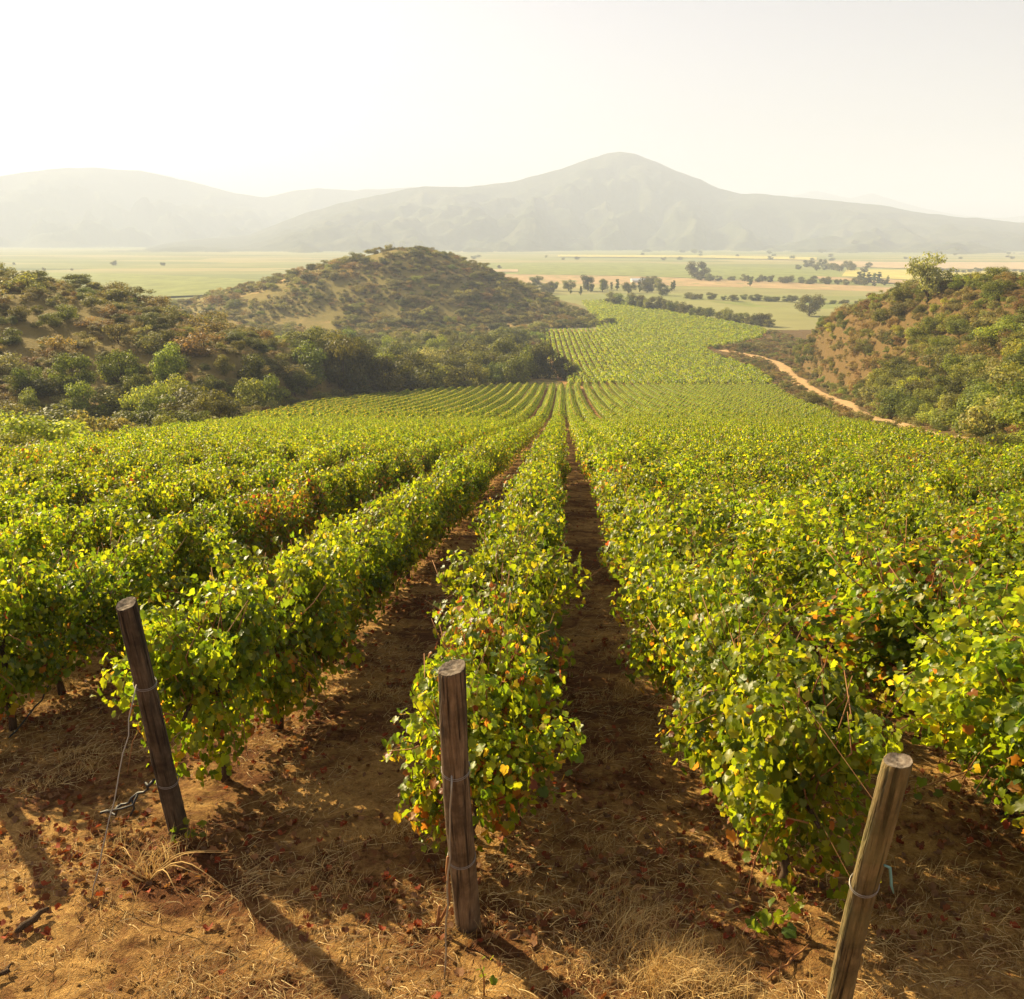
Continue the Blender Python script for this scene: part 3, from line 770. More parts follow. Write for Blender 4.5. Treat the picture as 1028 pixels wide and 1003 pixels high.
def wire_thing(name, pts, rad, mat, label, cat, group=None, sides=6):
    T = Tubes(); b = Vector(pts[0]); T.tube([Vector(p) - b for p in pts], rad, sides)
    o = link(name, T.mesh(name, mat)); o.location = b
    return tag(o, label, cat, group)
def lerp(a, b, n_, sag=0.0, jit_=0.0, sd_=1):
    rs_ = np.random.default_rng(sd_)
    return [a.lerp(b, t) + Vector((0, 0, -sag * math.sin(math.pi * t))) + Vector(rs_.normal(0, jit_ + 1e-9, 3)) * (0 if t in (0, 1) else 1) for t in np.linspace(0, 1, n_)]
axA = (tA - foot[-1]); axB = (tB - foot[0]); axC = (tC - foot[1]); axD = tD - foot[-2]
a0 = foot[-1] + axA * 0.70 + Vector((-0.02, -0.075, 0)); gA = at(92, 905)
wire_thing('anchor_wire', lerp(a0, gA, 14, 0.02, 0.004, 3), 0.0045, M_WIRE, 'thin slack wire from the left leaning post down to the ground', 'wire', 'anchor wires of the end posts')
b0 = foot[0] + axB * 0.66 + Vector((-0.03, -0.08, 0)); gB = at(446, 985)
wire_thing('anchor_wire', lerp(b0, gB, 14, 0.01, 0.004, 4), 0.0050, M_WIRE, 'dark wire hanging down the left side of the middle post to the ground', 'wire', 'anchor wires of the end posts')
wire_thing('twine_loop', [foot[0] + axB * t + Vector((-0.085 + dx, -0.05, 0)) for t, dx in ((0.33, 0), (0.27, -0.012), (0.20, -0.005), (0.13, -0.015), (0.07, -0.06), (0.02, -0.10), (0.06, -0.085), (0.12, -0.07))], 0.009, M_CANE, 'pale loop of old twine at the foot of the middle post', 'twine')
# black drip hose cut end tied to the left post
h0 = foot[-1] + axA * 0.28 + Vector((-0.06, -0.05, 0)); h1 = at(104, 830) + Vector((0, 0, 0.12))
hp = lerp(h0, h1, 16, 0.05, 0.016, 8)
T = Tubes(); b = hp[0]; T.tube([p - b for p in hp], 0.0095, 7)
T.tube([hp[5] - b, hp[6] - b + Vector((0.03, -0.05, -0.02)), hp[9] - b + Vector((0.02, -0.05, 0.0)), hp[15] - b], 0.008, 6)
T.tube([hp[6] - b, hp[6] - b + Vector((0.02, -0.02, -0.07)), hp[6] - b + Vector((-0.01, -0.03, -0.12))], 0.008, 6)
o = link('drip_hose', T.mesh('drip_hose', M_HOSE)); o.location = b
tag(o, 'black twisted drip hose end sticking out left of the left leaning post', 'hose')
v0 = at(60, 700) + Vector((0, 0, 0.28)); v1 = at(10, 745) + Vector((0, 0, 0.05))
wire_thing('drip_hose', lerp(v0, v1, 9, 0.05, 0.008, 5), 0.0085, M_HOSE, 'black drip hose slanting from a vine trunk to the ground at the left edge', 'hose')
# trellis wires along the rows
for k, nm in ((-1, 'left leaning'), (0, 'middle'), (1, 'right leaning')):
    ax = {-1: axA, 0: axB, 1: axC}[k]
    for t, z in ((0.50, 0.85), (0.82, 1.35)):
        p0 = foot[k] + ax * t
        pl = [p0]
        for y in np.arange(row_start(k) + 0.5, 30, 2.0):
            x = ROW_U[k] + ROW_DIR * y; pl.append(Vector((x, y, tz(x, y) + z)))
        wire_thing('trellis_wire', pl, 0.0013, M_CANE, '%s trellis wire from the %s post into its vine row' % ('lower' if t < .6 else 'upper', nm), 'wire', 'trellis wires of the vine rows', 5)
tp = foot[1] + axC * 0.64 + Vector((0.055, -0.03, 0))
wire_thing('plastic_tie', [tp + Vector(v) for v in ((-0.03, -0.03, 0.05), (0.0, -0.02, 0.03), (0.012, -0.02, -0.03), (0.016, -0.02, -0.06), (0.03, -0.02, -0.10))], [0.005, 0.007, 0.006, 0.006, 0.003], M_TEAL, 'teal plastic tie hanging from the right leaning post', 'tie')

# canes reaching from the vine behind the right post, sucker shoots and weeds: leaves on stems
def leafy(name, stems, nleaf, size, label, cat, base, palette=(0.0, 0.0), matc=M_CANE):
    e = empty(name, base); T = Tubes(); P = []
    rs_ = np.random.default_rng(len(label) * 13)
    for pts_ in stems:
        T.tube([Vector(p) - base for p in pts_], [0.006 - 0.004 * i / (len(pts_) - 1) for i in range(len(pts_))], 5)
        for _ in range(nleaf):
            t = rs_.uniform(0.25, 1) * (len(pts_) - 1); i = min(int(t), len(pts_) - 2)
            P.append(np.array(Vector(pts_[i]).lerp(Vector(pts_[i + 1]), t - i) - base) + rs_.normal(0, 0.035, 3))
    link('stem', T.mesh('stem', matc), e)
    if P:
        P = np.array(P)
        V, F, C = scatter(P, rs_.normal(0, 0.5, P.shape) + np.array([-0.2, -0.2, 0.7]), size * rs_.uniform(0.6, 1.2, len(P)), leaf_cols(np.full(len(P), 0.8), rs_, *palette), rs_)
        link('leaves', mesh_np('leaves', V, [F], C, True, M_VINE), e)
    return tag(e, label, cat)
p = at(190, 850)
leafy('weed', [[p, p + Vector((0.04, -0.02, 0.10)), p + Vector((0.1, -0.05, 0.16))], [p, p + Vector((-0.08, -0.02, 0.07)), p + Vector((-0.13, -0.06, 0.08))], [p, p + Vector((0.03, -0.03, 0.13)), p + Vector((0.05, -0.06, 0.2))]], 5, 0.07, 'small green weed sprouting at the foot of the left leaning post', 'weed', p)
p = at(775, 935)
leafy('sucker_shoot', [[p, p + Vector((0.03, -0.02, 0.12)), p + Vector((0.08, -0.08, 0.2))], [p, p + Vector((-0.1, 0, 0.1)), p + Vector((-0.2, -0.04, 0.13))], [p, p + Vector((0.1, 0.02, 0.15)), p + Vector((0.2, 0.0, 0.28))]], 5, 0.075, 'low dark green vine shoot left of the right leaning post', 'shoot', p)
p = at(486, 1000)
leafy('weed', [[p, p + Vector((0.0, 0.0, 0.12)), p + Vector((-0.02, -0.02, 0.22))]], 6, 0.04, 'thin small-leaved weed at the bottom edge below the middle post', 'weed', p)

p = at(150, 885); st = []
for a_, l_, c_ in ((0.2, .55, .1), (0.6, .5, .2), (1.2, .42, .1), (2.3, .4, .15), (2.9, .5, .2), (3.6, .3, .1), (5.4, .45, .25), (5.9, .6, .3), (0.0, .38, .3)):
    dx = Vector((math.cos(a_), math.sin(a_) * 0.6, 0)); st.append([p + dx * (l_ * t) + Vector((0, 0, l_ * (1.1 * t - (0.7 + c_) * t * t))) + Vector((0, 0.03 * math.sin(6 * t + a_), 0)) for t in np.linspace(0, 1, 8)])
m, n, o = newmat('dry_stalk'); bsdf(n, o, (0.55, 0.36, 0.14), 0.8, 0.1); M_STALK = m
leafy('dry_weed', st, 0, 0.05, 'dry straw-coloured weed with curling stalks in front of the left leaning post', 'weed', p, matc=M_STALK)
p = at(880, 850) + Vector((0, 0.35, 0.55))
leafy('vine_cane', [[p, p + Vector((0.14, 0.06, 0.22)), p + Vector((0.26, 0.10, 0.38)), p + Vector((0.34, 0.12, 0.52))], [p, p + Vector((0.2, 0.05, 0.10)), p + Vector((0.38, 0.1, 0.18)), p + Vector((0.5, 0.16, 0.22))]], 5, 0.075, 'bare reddish vine canes reaching out right of the right leaning post', 'cane', p)
# fallen sticks
for (x0, y0), (x1, y1), rd, lab in (((18, 944), (50, 920), 0.022, 'short dark broken stick lying on bare soil at lower left'), ((-6, 992), (12, 975), 0.014, 'dark stick end at the bottom left corner'), ((640, 820), (715, 905), 0.006, 'thin grey fallen cane lying along the gap right of the middle row'), ((770, 985), (812, 950), 0.007, 'thin dry cane propped on the ground near the right post')):
    a, b = at(x0, y0), at(x1, y1)
    wire_thing('stick', [q_ + Vector((0, 0, rd * 1.3 + (0.03 if rd > .01 else 0.01))) for q_ in lerp(a, b, 6, 0, 0.008, int(x0) + 9)], [rd * f_ for f_ in (0.7, 1, 0.9, 1.05, 0.8, 0.5)], M_BARK if rd > .01 else M_CANE, lab, 'stick')

# ------------------------------------------------------------------ litter and dry grass on the near earth
def ground_pts(n_, ymin, ymax, seed, bias=1.0):
    rs_ = np.random.default_rng(seed)
    y = ymin + (ymax - ymin) * rs_.random(n_) ** bias
    x = rs_.uniform(-1, 1, n_) * (y * 0.62 + 1.6)
    return np.stack([x, y], 1), rs_
def row_phase(x, y): 
    return np.abs(((x - ROW_DIR * y - ROW0) / ROW_SP + 0.5) % 1 - 0.5) * ROW_SP
# straw: thin bent blades lying flat
def blades(name, P2, rs_, lmin, lmax, wd, up, curl, seg, cols, label, cat):
    n_ = len(P2); z = terrain(P2[:, 0], P2[:, 1])
    L = rs_.uniform(lmin, lmax, n_); a = rs_.uniform(0, 2 * math.pi, n_)
    u = up(n_) if callable(up) else up
    d = np.stack([np.cos(a) * np.cos(u), np.sin(a) * np.cos(u), np.sin(u)], 1)
    sidev = np.stack([-np.sin(a), np.cos(a), 0 * a], 1)
    bend = rs_.normal(0, curl, n_)
    V = []; 
    for i in range(seg + 1):
        t = i / seg
        c_ = np.stack([P2[:, 0], P2[:, 1], z + 0.004], 1) + d * (L * t)[:, None] + sidev * (bend * L * t * t)[:, None]
        c_[:, 2] -= np.maximum(u, 0) * 0.35 * L * t * t
        c_[:, 2] = np.maximum(c_[:, 2], terrain(c_[:, 0], c_[:, 1]) + 0.003 + 0.012 * np.sin(math.pi * t))
        wv = wd * (1 - 0.75 * t)
        off = sidev * 0.8 + np.array([0, 0, 0.6])
        V.append(c_ - off * wv / 2); V.append(c_ + off * wv / 2)
    V = np.stack(V, 1); k = V.shape[1]
    F = np.array([(2 * i, 2 * i + 1, 2 * i + 3, 2 * i + 2) for i in range(seg)])[None] + (np.arange(n_) * k)[:, None, None]
    o = link(name, mesh_np(name, V.reshape(-1, 3), [F.reshape(-1, 4)], np.repeat(cols, k, 0), True, M_STRAW))
    return tag(o, label, cat, kind='stuff')
P2, rs_ = ground_pts(170000, 2.2, 18, 11, 1.5)
dens = vnoise(P2[:, 0] * 1.3, P2[:, 1] * 1.3, 77) * 0.6 + vnoise(P2[:, 0] * 4.1, P2[:, 1] * 4.1, 78) * 0.5
keep = dens > rs_.uniform(0.30, 0.85, len(P2)); P2 = P2[keep]
cs = np.array([(0.66, 0.45, 0.17), (0.52, 0.32, 0.11), (0.76, 0.57, 0.26), (0.36, 0.20, 0.08)])[rs_.integers(0, 4, len(P2))] * rs_.uniform(.7, 1.15, (len(P2), 1))
blades('straw', P2, rs_, 0.05, 0.17, 0.0050, lambda n_: np.abs(rs_.normal(0, 0.24, n_)), 0.35, 3, cs, 'golden straw and cut dry grass scattered over the earth', 'straw')
# standing dry tufts
tuft_px = [(150, 870, .28, 90), (120, 850, .20, 50), (640, 930, .20, 150), (690, 975, .26, 260), (610, 920, .2, 120), (655, 990, .26, 200), (600, 850, .18, 80), (620, 700, .18, 90), (615, 660, .16, 60), (330, 880, .16, 90), (350, 850, .14, 70), (300, 920, .14, 60), (70, 760, .16, 100), (40, 790, .16, 80), (60, 690, .18, 120), (85, 775, .18, 90), (900, 920, .16, 80), (930, 880, .15, 80), (760, 800, .12, 60), (870, 1000, .15, 60), (720, 990, .22, 160), (585, 970, .18, 80), (410, 840, .12, 60), (380, 700, .14, 80), (20, 850, .14, 80), (110, 920, .12, 60)]
PP = []; UU = []; LL = []
rs_ = np.random.default_rng(91)
tuft_px += [(160, 872, .34, 60), (190, 845, .2, 40), (484, 935, .18, 60), (455, 925, .14, 40), (840, 1000, .2, 60), (632, 945, .30, 130), (668, 985, .34, 220), (700, 1000, .34, 200), (610, 900, .22, 90), (600, 760, .16, 90), (628, 690, .2, 120), (640, 640, .2, 110), (350, 900, .18, 90)]
for px, py, h, n_ in tuft_px:
    c = at(px, py)
    for _ in range(n_):
        PP.append((c.x + rs_.normal(0, 0.09), c.y + rs_.normal(0, 0.09))); UU.append(rs_.uniform(0.85, 1.5)); LL.append(h * rs_.uniform(0.5, 1.2))
for _ in range(260):     # small tufts elsewhere on the open strips
    y = rs_.uniform(2.6, 16); x = rs_.uniform(-.6, .6) * (y + 2)
    if row_phase(x, y) < 0.45 and y > 6: continue
    for _k in range(rs_.integers(10, 30)): PP.append((x + rs_.normal(0, 0.06), y + rs_.normal(0, 0.06))); UU.append(rs_.uniform(0.3, 1.3)); LL.append(rs_.uniform(0.05, 0.14))
PP = np.array(PP); UU = np.array(UU); LL = np.array(LL)
_save = rs_
class _Fix:                                   # per-blade lengths
    def __init__(s, r): s.r = r; s.first = True
    def uniform(s, a, b, n_): 
        if s.first: s.first = False; return LL
        return s.r.uniform(a, b, n_)
    def normal(s, *a): return s.r.normal(*a)
cs = np.array([(0.68, 0.46, 0.17), (0.58, 0.36, 0.12), (0.76, 0.56, 0.24), (0.45, 0.27, 0.10)])[rs_.integers(0, 4, len(PP))] * rs_.uniform(.75, 1.15, (len(PP), 1))
blades('dry_grass', PP, _Fix(rs_), 0, 1, 0.0045, UU, 0.3, 4, cs, 'tufts of dry golden grass standing between the vine rows', 'grass')
# fallen leaves
P2, rs_ = ground_pts(52000, 2.4, 36, 15, 1.15)
ph = row_phase(P2[:, 0], P2[:, 1]); open_front = P2[:, 1] < 4.6
keep = rs_.random(len(P2)) < np.where(open_front, 0.08, np.where(ph < 0.55, 1.0, 0.55)) * (0.08 + 1.9 * vnoise(P2[:, 0] * 1.7, P2[:, 1] * 1.7, 55) ** 2.2); P2 = P2[keep]
zz = terrain(P2[:, 0], P2[:, 1])
cs = np.array([(0.24, 0.085, 0.03), (0.20, 0.08, 0.035), (0.34, 0.17, 0.07), (0.30, 0.07, 0.025), (0.20, 0.11, 0.055), (0.28, 0.15, 0.07)])[rs_.integers(0, 6, len(P2))] * rs_.uniform(.6, 1.2, (len(P2), 1))
LC = LV.copy(); LC[:, 2] += 1.5 * LV[:, 0] ** 2 + 0.7 * (LV[:, 1] - .4) ** 2
V_, F_, C_ = scatter(np.column_stack([P2, zz + 0.012]), np.column_stack([rs_.normal(0, .35, (len(P2), 2)), np.ones(len(P2))]), rs_.uniform(0.025, 0.06, len(P2)), cs, rs_, LC, LF)
tag(link('fallen_leaves', mesh_np('fallen_leaves', V_, [F_], C_, True, M_DRYL)), 'rust-red fallen vine leaves littering the earth under the rows', 'leaf litter', kind='stuff')
# clods
P2, rs_ = ground_pts(14000, 2.2, 14, 19, 1.4); zz = terrain(P2[:, 0], P2[:, 1])
ic = np.array([(0, 0, 1), (.9, 0, .3), (.28, .85, .3), (-.72, .53, .3), (-.72, -.53, .3), (.28, -.85, .3), (0, 0, -.6)])
icf = np.array([(0, 1, 2), (0, 2, 3), (0, 3, 4), (0, 4, 5), (0, 5, 1), (6, 2, 1), (6, 3, 2), (6, 4, 3), (6, 5, 4), (6, 1, 5)])
V_, F_, C_ = scatter(np.column_stack([P2, zz]), rs_.normal(0, 1, (len(P2), 3)), 0.004 + 0.026 * rs_.random(len(P2)) ** 4, np.ones((len(P2), 3)) * .2, rs_, ic, icf)
tag(link('soil_clods', mesh_np('soil_clods', V_, [F_], None, True, M_EARTH)), 'small clods of dry brown earth strewn over the ground', 'soil', kind='stuff')

# ------------------------------------------------------------------ trees and shrubs
def crown(seed, nleaf, lsize, wx, h0, h1, lobes, pal, gap=0.0, tall=False):
    """unit-height plant: crown between h0 and h1, half width wx"""
    rs_ = np.random.default_rng(seed)
    c = []
    for i in range(lobes):
        th = rs_.uniform(0, 2 * math.pi); q_ = rs_.random() ** 0.5
        zc = rs_.uniform(h0 + 0.12 * (h1 - h0), h1 - 0.16 * (h1 - h0))
        f = math.sqrt(max(1 - ((zc - (h0 + h1) / 2) / ((h1 - h0) / 2)) ** 2, 0.05)) if not tall else 0.8 * (1 - 0.6 * (zc - h0) / (h1 - h0))
        rr = rs_.uniform(0.22, 0.42) * wx * (0.8 if tall else 1)
        c.append((math.cos(th) * q_ * wx * f * 0.78, math.sin(th) * q_ * wx * f * 0.78, zc, rr, rs_.uniform(0.7, 1.25)))
    c = np.array(c)
    wgt = c[:, 3] ** 2; wgt /= wgt.sum()
    li = rs_.choice(len(c), nleaf, p=wgt)
    d = rs_.normal(0, 1, (nleaf, 3)); d /= np.linalg.norm(d, axis=1)[:, None]
    P = c[li, :3] + d * (c[li, 3] * rs_.random(nleaf) ** 0.30 * rs_.uniform(0.85, 1.12, nleaf))[:, None] * np.array([1, 1, 0.85])
    if gap:
        g = vnoise(P[:, 0] * 9 + seed, P[:, 2] * 9 + P[:, 1] * 4, seed); P = P[g > gap]; d = d[g > gap]; li = li[g > gap]
    m_ = P[:, 2] > 0.01; P, d, li = P[m_], d[m_], li[m_]
    pal = np.array(pal)
    col_ = pal[rs_.integers(0, len(pal), len(P))] * (c[li, 4] * rs_.uniform(0.75, 1.25, len(P)))[:, None]
    V, F, C = scatter(P, d + rs_.normal(0, 0.5, d.shape) + np.array([0, 0, 0.3]), lsize * rs_.uniform(0.6, 1.3, len(P)), col_, rs_, QV, QF)
    T = Tubes()
    T.tube([Vector((0, 0, -0.06)), Vector((rs_.normal(0, .01), rs_.normal(0, .01), h0 * 0.6 + 0.05)), Vector((rs_.normal(0, .02), rs_.normal(0, .02), h0 + 0.3 * (h1 - h0))), Vector((0, 0, h0 + 0.75 * (h1 - h0)))], [0.030, 0.024, 0.016, 0.004], 7)
    big = np.argsort(-c[:, 3])[:6]
    for i in big:
        T.tube([Vector((0, 0, h0 * 0.7 + 0.08)), Vector(c[i, :3]) * 0.5 + Vector((0, 0, h0 * 0.3)), Vector(c[i, :3])], [0.014, 0.010, 0.003], 5)
    return mesh_np('crown', V, [F], C, True, M_TREE), T.mesh('trunk', M_BARK)
DK = [(0.062, 0.068, 0.014), (0.085, 0.088, 0.016), (0.048, 0.054, 0.013)]
OL = [(0.100, 0.100, 0.030), (0.13, 0.12, 0.038), (0.075, 0.08, 0.026)]
YG = [(0.15, 0.17, 0.022), (0.20, 0.20, 0.030), (0.11, 0.135, 0.020)]
BR = [(0.17, 0.130, 0.045), (0.22, 0.155, 0.055), (0.13, 0.105, 0.036)]
GG = [(0.090, 0.110, 0.018), (0.12, 0.135, 0.020), (0.065, 0.082, 0.016)]
PL = [(0.17, 0.18, 0.07), (0.21, 0.21, 0.085), (0.13, 0.14, 0.055)]
DK, OL, GG, YG, BR, PL = [[tuple(f_ * v_ for v_ in c_) for c_ in p_] for p_, f_ in ((DK, 1.7), (OL, 2.0), (GG, 1.75), (YG, 1.6), (BR, 1.2), (PL, 1.5))]
def fam(seed, n_, *a, **k): return [crown(seed + i, *a, **k) for i in range(n_)]
KINDS = {
    'dark_bush': fam(1000, 4, 3800, 0.050, 0.66, 0.0, 1.0, 17, DK),
    'green_bush': fam(1100, 4, 3800, 0.050, 0.68, 0.0, 1.0, 17, GG),
    'yellow_bush': fam(1200, 3, 3800, 0.050, 0.66, 0.0, 1.0, 16, YG),
    'olive_shrub': fam(1300, 4, 2200, 0.066, 0.75, 0.0, 1.0, 12, OL, gap=0.22),
    'brown_shrub': fam(1400, 3, 2000, 0.066, 0.85, 0.0, 1.0, 12, BR, gap=0.25),
    'round_tree': fam(1500, 4, 4600, 0.042, 0.52, 0.06, 1.0, 24, DK),
    'olive_tree': fam(1600, 3, 4200, 0.042, 0.50, 0.08, 1.0, 22, GG),
    'airy_tree': fam(1700, 2, 3600, 0.040, 0.52, 0.10, 1.0, 20, PL, gap=0.27),
    'poplar': fam(1800, 2, 1500, 0.06, 0.20, 0.05, 1.0, 16, GG, tall=True),
}
PLANTS = [0]
def plant(kind, x, y, h, wid=1.0, label=None, cat='shrub', group=None, name=None, seed=None):
    PLANTS[0] += 1
    rs_ = np.random.default_rng(9000 + PLANTS[0])
    fam_ = KINDS[kind]; cr, tr = fam_[rs_.integers(0, len(fam_))]
    z = tz(x, y)
    e = empty(name or {'shrub': 'shrub', 'hedge bush': 'hedge_bush'}.get(cat, 'tree'), (x, y, z - 0.02 * h), rs_.uniform(0, 6.28), (h * wid * rs_.uniform(.92, 1.08), h * wid * rs_.uniform(.92, 1.08), h))
    tag(e, label, cat, group)
    link('crown' if cat == 'tree' else 'foliage', cr, e); link('trunk' if cat == 'tree' else 'stem', tr, e)
    return e
def poisson(n_try, box, rmin, accept, seed):
    """random spots kept apart; accept works on whole arrays"""
    r2 = np.random.default_rng(seed)
    X = r2.uniform(box[0], box[1], n_try); Y = r2.uniform(box[2], box[3], n_try)
    ok = accept(X, Y); X, Y = X[ok], Y[ok]; kx = []; ky = []
    for x, y in zip(X, Y):
        rm = rmin(x, y) if callable(rmin) else rmin
        if kx and np.min((np.array(kx) - x) ** 2 + (np.array(ky) - y) ** 2) < rm * rm: continue
        kx.append(x); ky.append(y)
    return np.array(kx), np.array(ky)
def road_dist(X, Y): return poly_dist(np.asarray(X, float), np.asarray(Y, float), rpa[::6, 0], rpa[::6, 1], np.zeros(len(rpa[::6])))[0]
def reg_of(X, Y): return terrain(X, Y, True)[1]
def visible(X, Y, H):
    Z = terrain(X, Y) + H * 0.9
    px, py, d = project(X, Y, Z)
    t = np.linspace(0.03, 0.97, 110)[:, None]
    clear = np.all(CAM_Z + (Z - CAM_Z)[None] * t > terrain(X[None] * t, Y[None] * t) + 0.3, axis=0)
    return clear & (d > 1) & (px > -40) & (px < 1068)
rs_ = np.random.default_rng(321)
SHRUBS = []                                 # every shrub of the slopes: the ones showing largest become things, the rest one scrub object
KN = {'dark_bush': 'dark green', 'green_bush': 'fresh green', 'yellow_bush': 'yellow-green', 'olive_shrub': 'dull olive', 'brown_shrub': 'rusty brown'}
def add_shrub(kind, x, y, h, wid, where, group):
    SHRUBS.append((h * F_PX / math.hypot(x, y), kind, x, y, h, wid, where, group))
# right hill
X, Y = poisson(9000, (20, 112, 36, 350), lambda x, y: 2.6, lambda X, Y: (X > np.interp(Y, TOE_Y, TOE_X) - 0.5) & (X < np.interp(Y, RDG_Y, RDG_X) + 6) & (road_dist(X, Y) > 3.6), 51)
T_ = (X - np.interp(Y, TOE_Y, TOE_X)) / (np.interp(Y, RDG_Y, RDG_X) - np.interp(Y, TOE_Y, TOE_X))
H = np.zeros(len(X)); K = []
for i in range(len(X)):
    lowb = T_[i] < 0.42 and Y[i] < 190
    K.append(rs_.choice(['dark_bush', 'green_bush', 'yellow_bush', 'olive_shrub', 'brown_shrub'], p=[.24, .34, .24, .12, .06] if lowb else [.10, .14, .10, .30, .36]))
    H[i] = rs_.uniform(2.4, 4.6) if lowb else rs_.uniform(1.2, 2.6) * (1.2 if Y[i] > 190 else 1) * (1.3 if K[i] in ('dark_bush', 'green_bush') else 1)
for i in np.nonzero(visible(X, Y, H))[0]:
    t = T_[i]
    where = 'low on the right hill beside the dirt road' if t < 0.2 else 'on the lower slope of the right hill' if t < .45 else 'halfway up the right hill' if t < .75 else 'near the skyline of the right hill'
    add_shrub(K[i], X[i], Y[i], H[i], rs_.uniform(1.0, 1.5), where, 'bushes on the right hill')
def plant_px(kind, px, py, hpx, wid, label, cat, group=None):
    p = at(px, py); d = project(p.x, p.y, p.z)[2]
    return plant(kind, p.x, p.y, hpx * d / F_PX, wid, label, cat, group)
plant_px('airy_tree', 930, 304, 52, 0.95, 'tall airy pale tree standing on the skyline of the right hill', 'tree')
plant_px('olive_tree', 905, 308, 22, 1.1, 'smaller tree left of the tall airy tree on the right skyline', 'tree')
plant_px('green_bush', 1000, 300, 22, 1.2, 'bright green bush on the right skyline near the frame edge', 'shrub')
plant_px('olive_shrub', 808, 405, 12, 1.6, 'low dark shrub on the strip between the road and the vines', 'shrub')
plant_px('dark_bush', 818, 410, 14, 1.6, 'dark bush at the vineyard edge beside the bend of the dirt road', 'shrub')
plant_px('olive_shrub', 748, 353, 10, 1.6, 'olive shrub left of the upper end of the dirt road', 'shrub')
plant_px('olive_shrub', 760, 352, 10, 1.6, 'second olive shrub at the upper end of the dirt road', 'shrub')
# gully left of the vines
GUL = lambda X, Y: (X < np.interp(Y, LE_Y, LE_X) - 3.0) & (X > np.interp(Y, LE_Y, LE_X) - np.where(Y < 250, np.where(Y > 120, 40, 32), 110)) & (Y > 36) & ((reg_of(X, Y) < 2) | (Y > 250)) & (terrain(X, Y) < np.where(Y < 250, 0, -24)) & ((Y < 252) | (X < 12.5))
X, Y = poisson(9000, (-120, 16, 36, 420), lambda x, y: 4.2 + y * 0.008, GUL, 52)
D_ = np.interp(Y, LE_Y, LE_X) - X; H = np.zeros(len(X)); K = []
for i in range(len(X)):
    tall = Y[i] > 110 and D_[i] < 34
    if Y[i] < 100: K.append(rs_.choice(['dark_bush', 'olive_shrub', 'yellow_bush', 'green_bush'], p=[.26, .40, .2, .14])); H[i] = rs_.uniform(1.6, 3.4)
    elif tall: K.append(rs_.choice(['round_tree', 'olive_tree', 'dark_bush'], p=[.46, .34, .20])); H[i] = rs_.uniform(3.6, 6.8) + (3.5 if Y[i] > 205 else 0)
    elif Y[i] > 250: K.append(rs_.choice(['round_tree', 'olive_tree', 'dark_bush'], p=[.46, .34, .20])); H[i] = rs_.uniform(5, 10)
    else: K.append(rs_.choice(['dark_bush', 'olive_shrub', 'green_bush', 'yellow_bush'], p=[.36, .34, .2, .1])); H[i] = rs_.uniform(2.2, 4.2)
for i in np.nonzero(visible(X, Y, H))[0]:
    x, y, h, kind = X[i], Y[i], H[i], K[i]
    px = project(x, y, tz(x, y))[0]
    wh = 'at the left frame edge' if px < 110 else 'in the gully below the left hill' if px < 270 else 'below the cone-shaped hill' if px < 440 else 'at the far end of the near vine rows'
    zg = tz(x, y); lim = np.interp(px, [-40, 100, 200, 270, 340, 400, 480, 540, 700], [378, 364, 352, 336, 327, 329, 331, 328, 335]) + rs_.uniform(-4, 14)
    while h > 0.8 and project(x, y, zg + h)[1] < lim: h -= 0.3
    if h < 1.3: continue
    if h < 3.2 and kind in ('round_tree', 'olive_tree'): kind = 'dark_bush'
    if kind in ('round_tree', 'olive_tree'): plant(kind, x, y, h, 1.0, ('tall ' if h > 6.5 else 'low ' if h < 5 else '') + ('dark rounded tree ' if kind == 'round_tree' else 'lighter green tree ') + wh, 'tree', 'trees in the gully left of the vines')
    else: add_shrub(kind, x, y, h, rs_.uniform(1.1, 1.5), wh, 'bushes in the gully left of the vines')
for px_, py_, h_ in ((552, 380, 34), (567, 381, 24), (540, 380, 40), (577, 378, 14)): plant_px('round_tree', px_, py_, h_, 0.9, 'dark tree at the right end of the gully clump beside the row ends', 'tree', 'trees at the right end of the gully')
FOOT = [(75, 398, 46, 'olive_tree', 'green rounded tree at the foot of the left hill, left of its neighbours'), (122, 391, 46, 'olive_tree', 'second green rounded tree at the foot of the left hill'), (166, 385, 42, 'olive_tree', 'third green rounded tree at the foot of the left hill'), (28, 396, 30, 'green_bush', 'round bush at the left edge below the hill'), (78, 424, 28, 'dark_bush', 'low dark round bush at the left edge of the vines'), (258, 398, 46, 'round_tree', 'dark round tree right of the yellow-green bushes'), (308, 392, 50, 'olive_tree', 'green tree left of the tallest dark tree'), (352, 389, 58, 'round_tree', 'tallest dark round tree at the hill foot'), (386, 386, 48, 'round_tree', 'dark round tree right of the tallest one'), (436, 382, 36, 'airy_tree', 'pale airy tree in the middle of the gully clump'), (470, 381, 30, 'olive_tree', 'small green tree in the middle of the gully clump'), (508, 380, 44, 'round_tree', 'dark tree near the right end of the gully clump'), (532, 379, 40, 'olive_tree', 'green tree near the right end of the gully clump')]
for px_, py_, h_, kd_, lb_ in FOOT: plant_px(kd_, px_, py_, h_, 0.95 if 'tree' in kd_ else 0.9, lb_, 'tree' if 'tree' in kd_ else 'shrub')
plant_px('yellow_bush', 150, 432, 52, 0.85, 'large yellow-green bush in front of the gully trees', 'shrub')
plant_px('yellow_bush', 205, 424, 40, 0.9, 'second large yellow-green bush beside the vineyard edge', 'shrub')
plant_px('dark_bush', 345, 396, 60, 0.75, 'dark tree-like bush in front of the tallest dark tree', 'shrub')
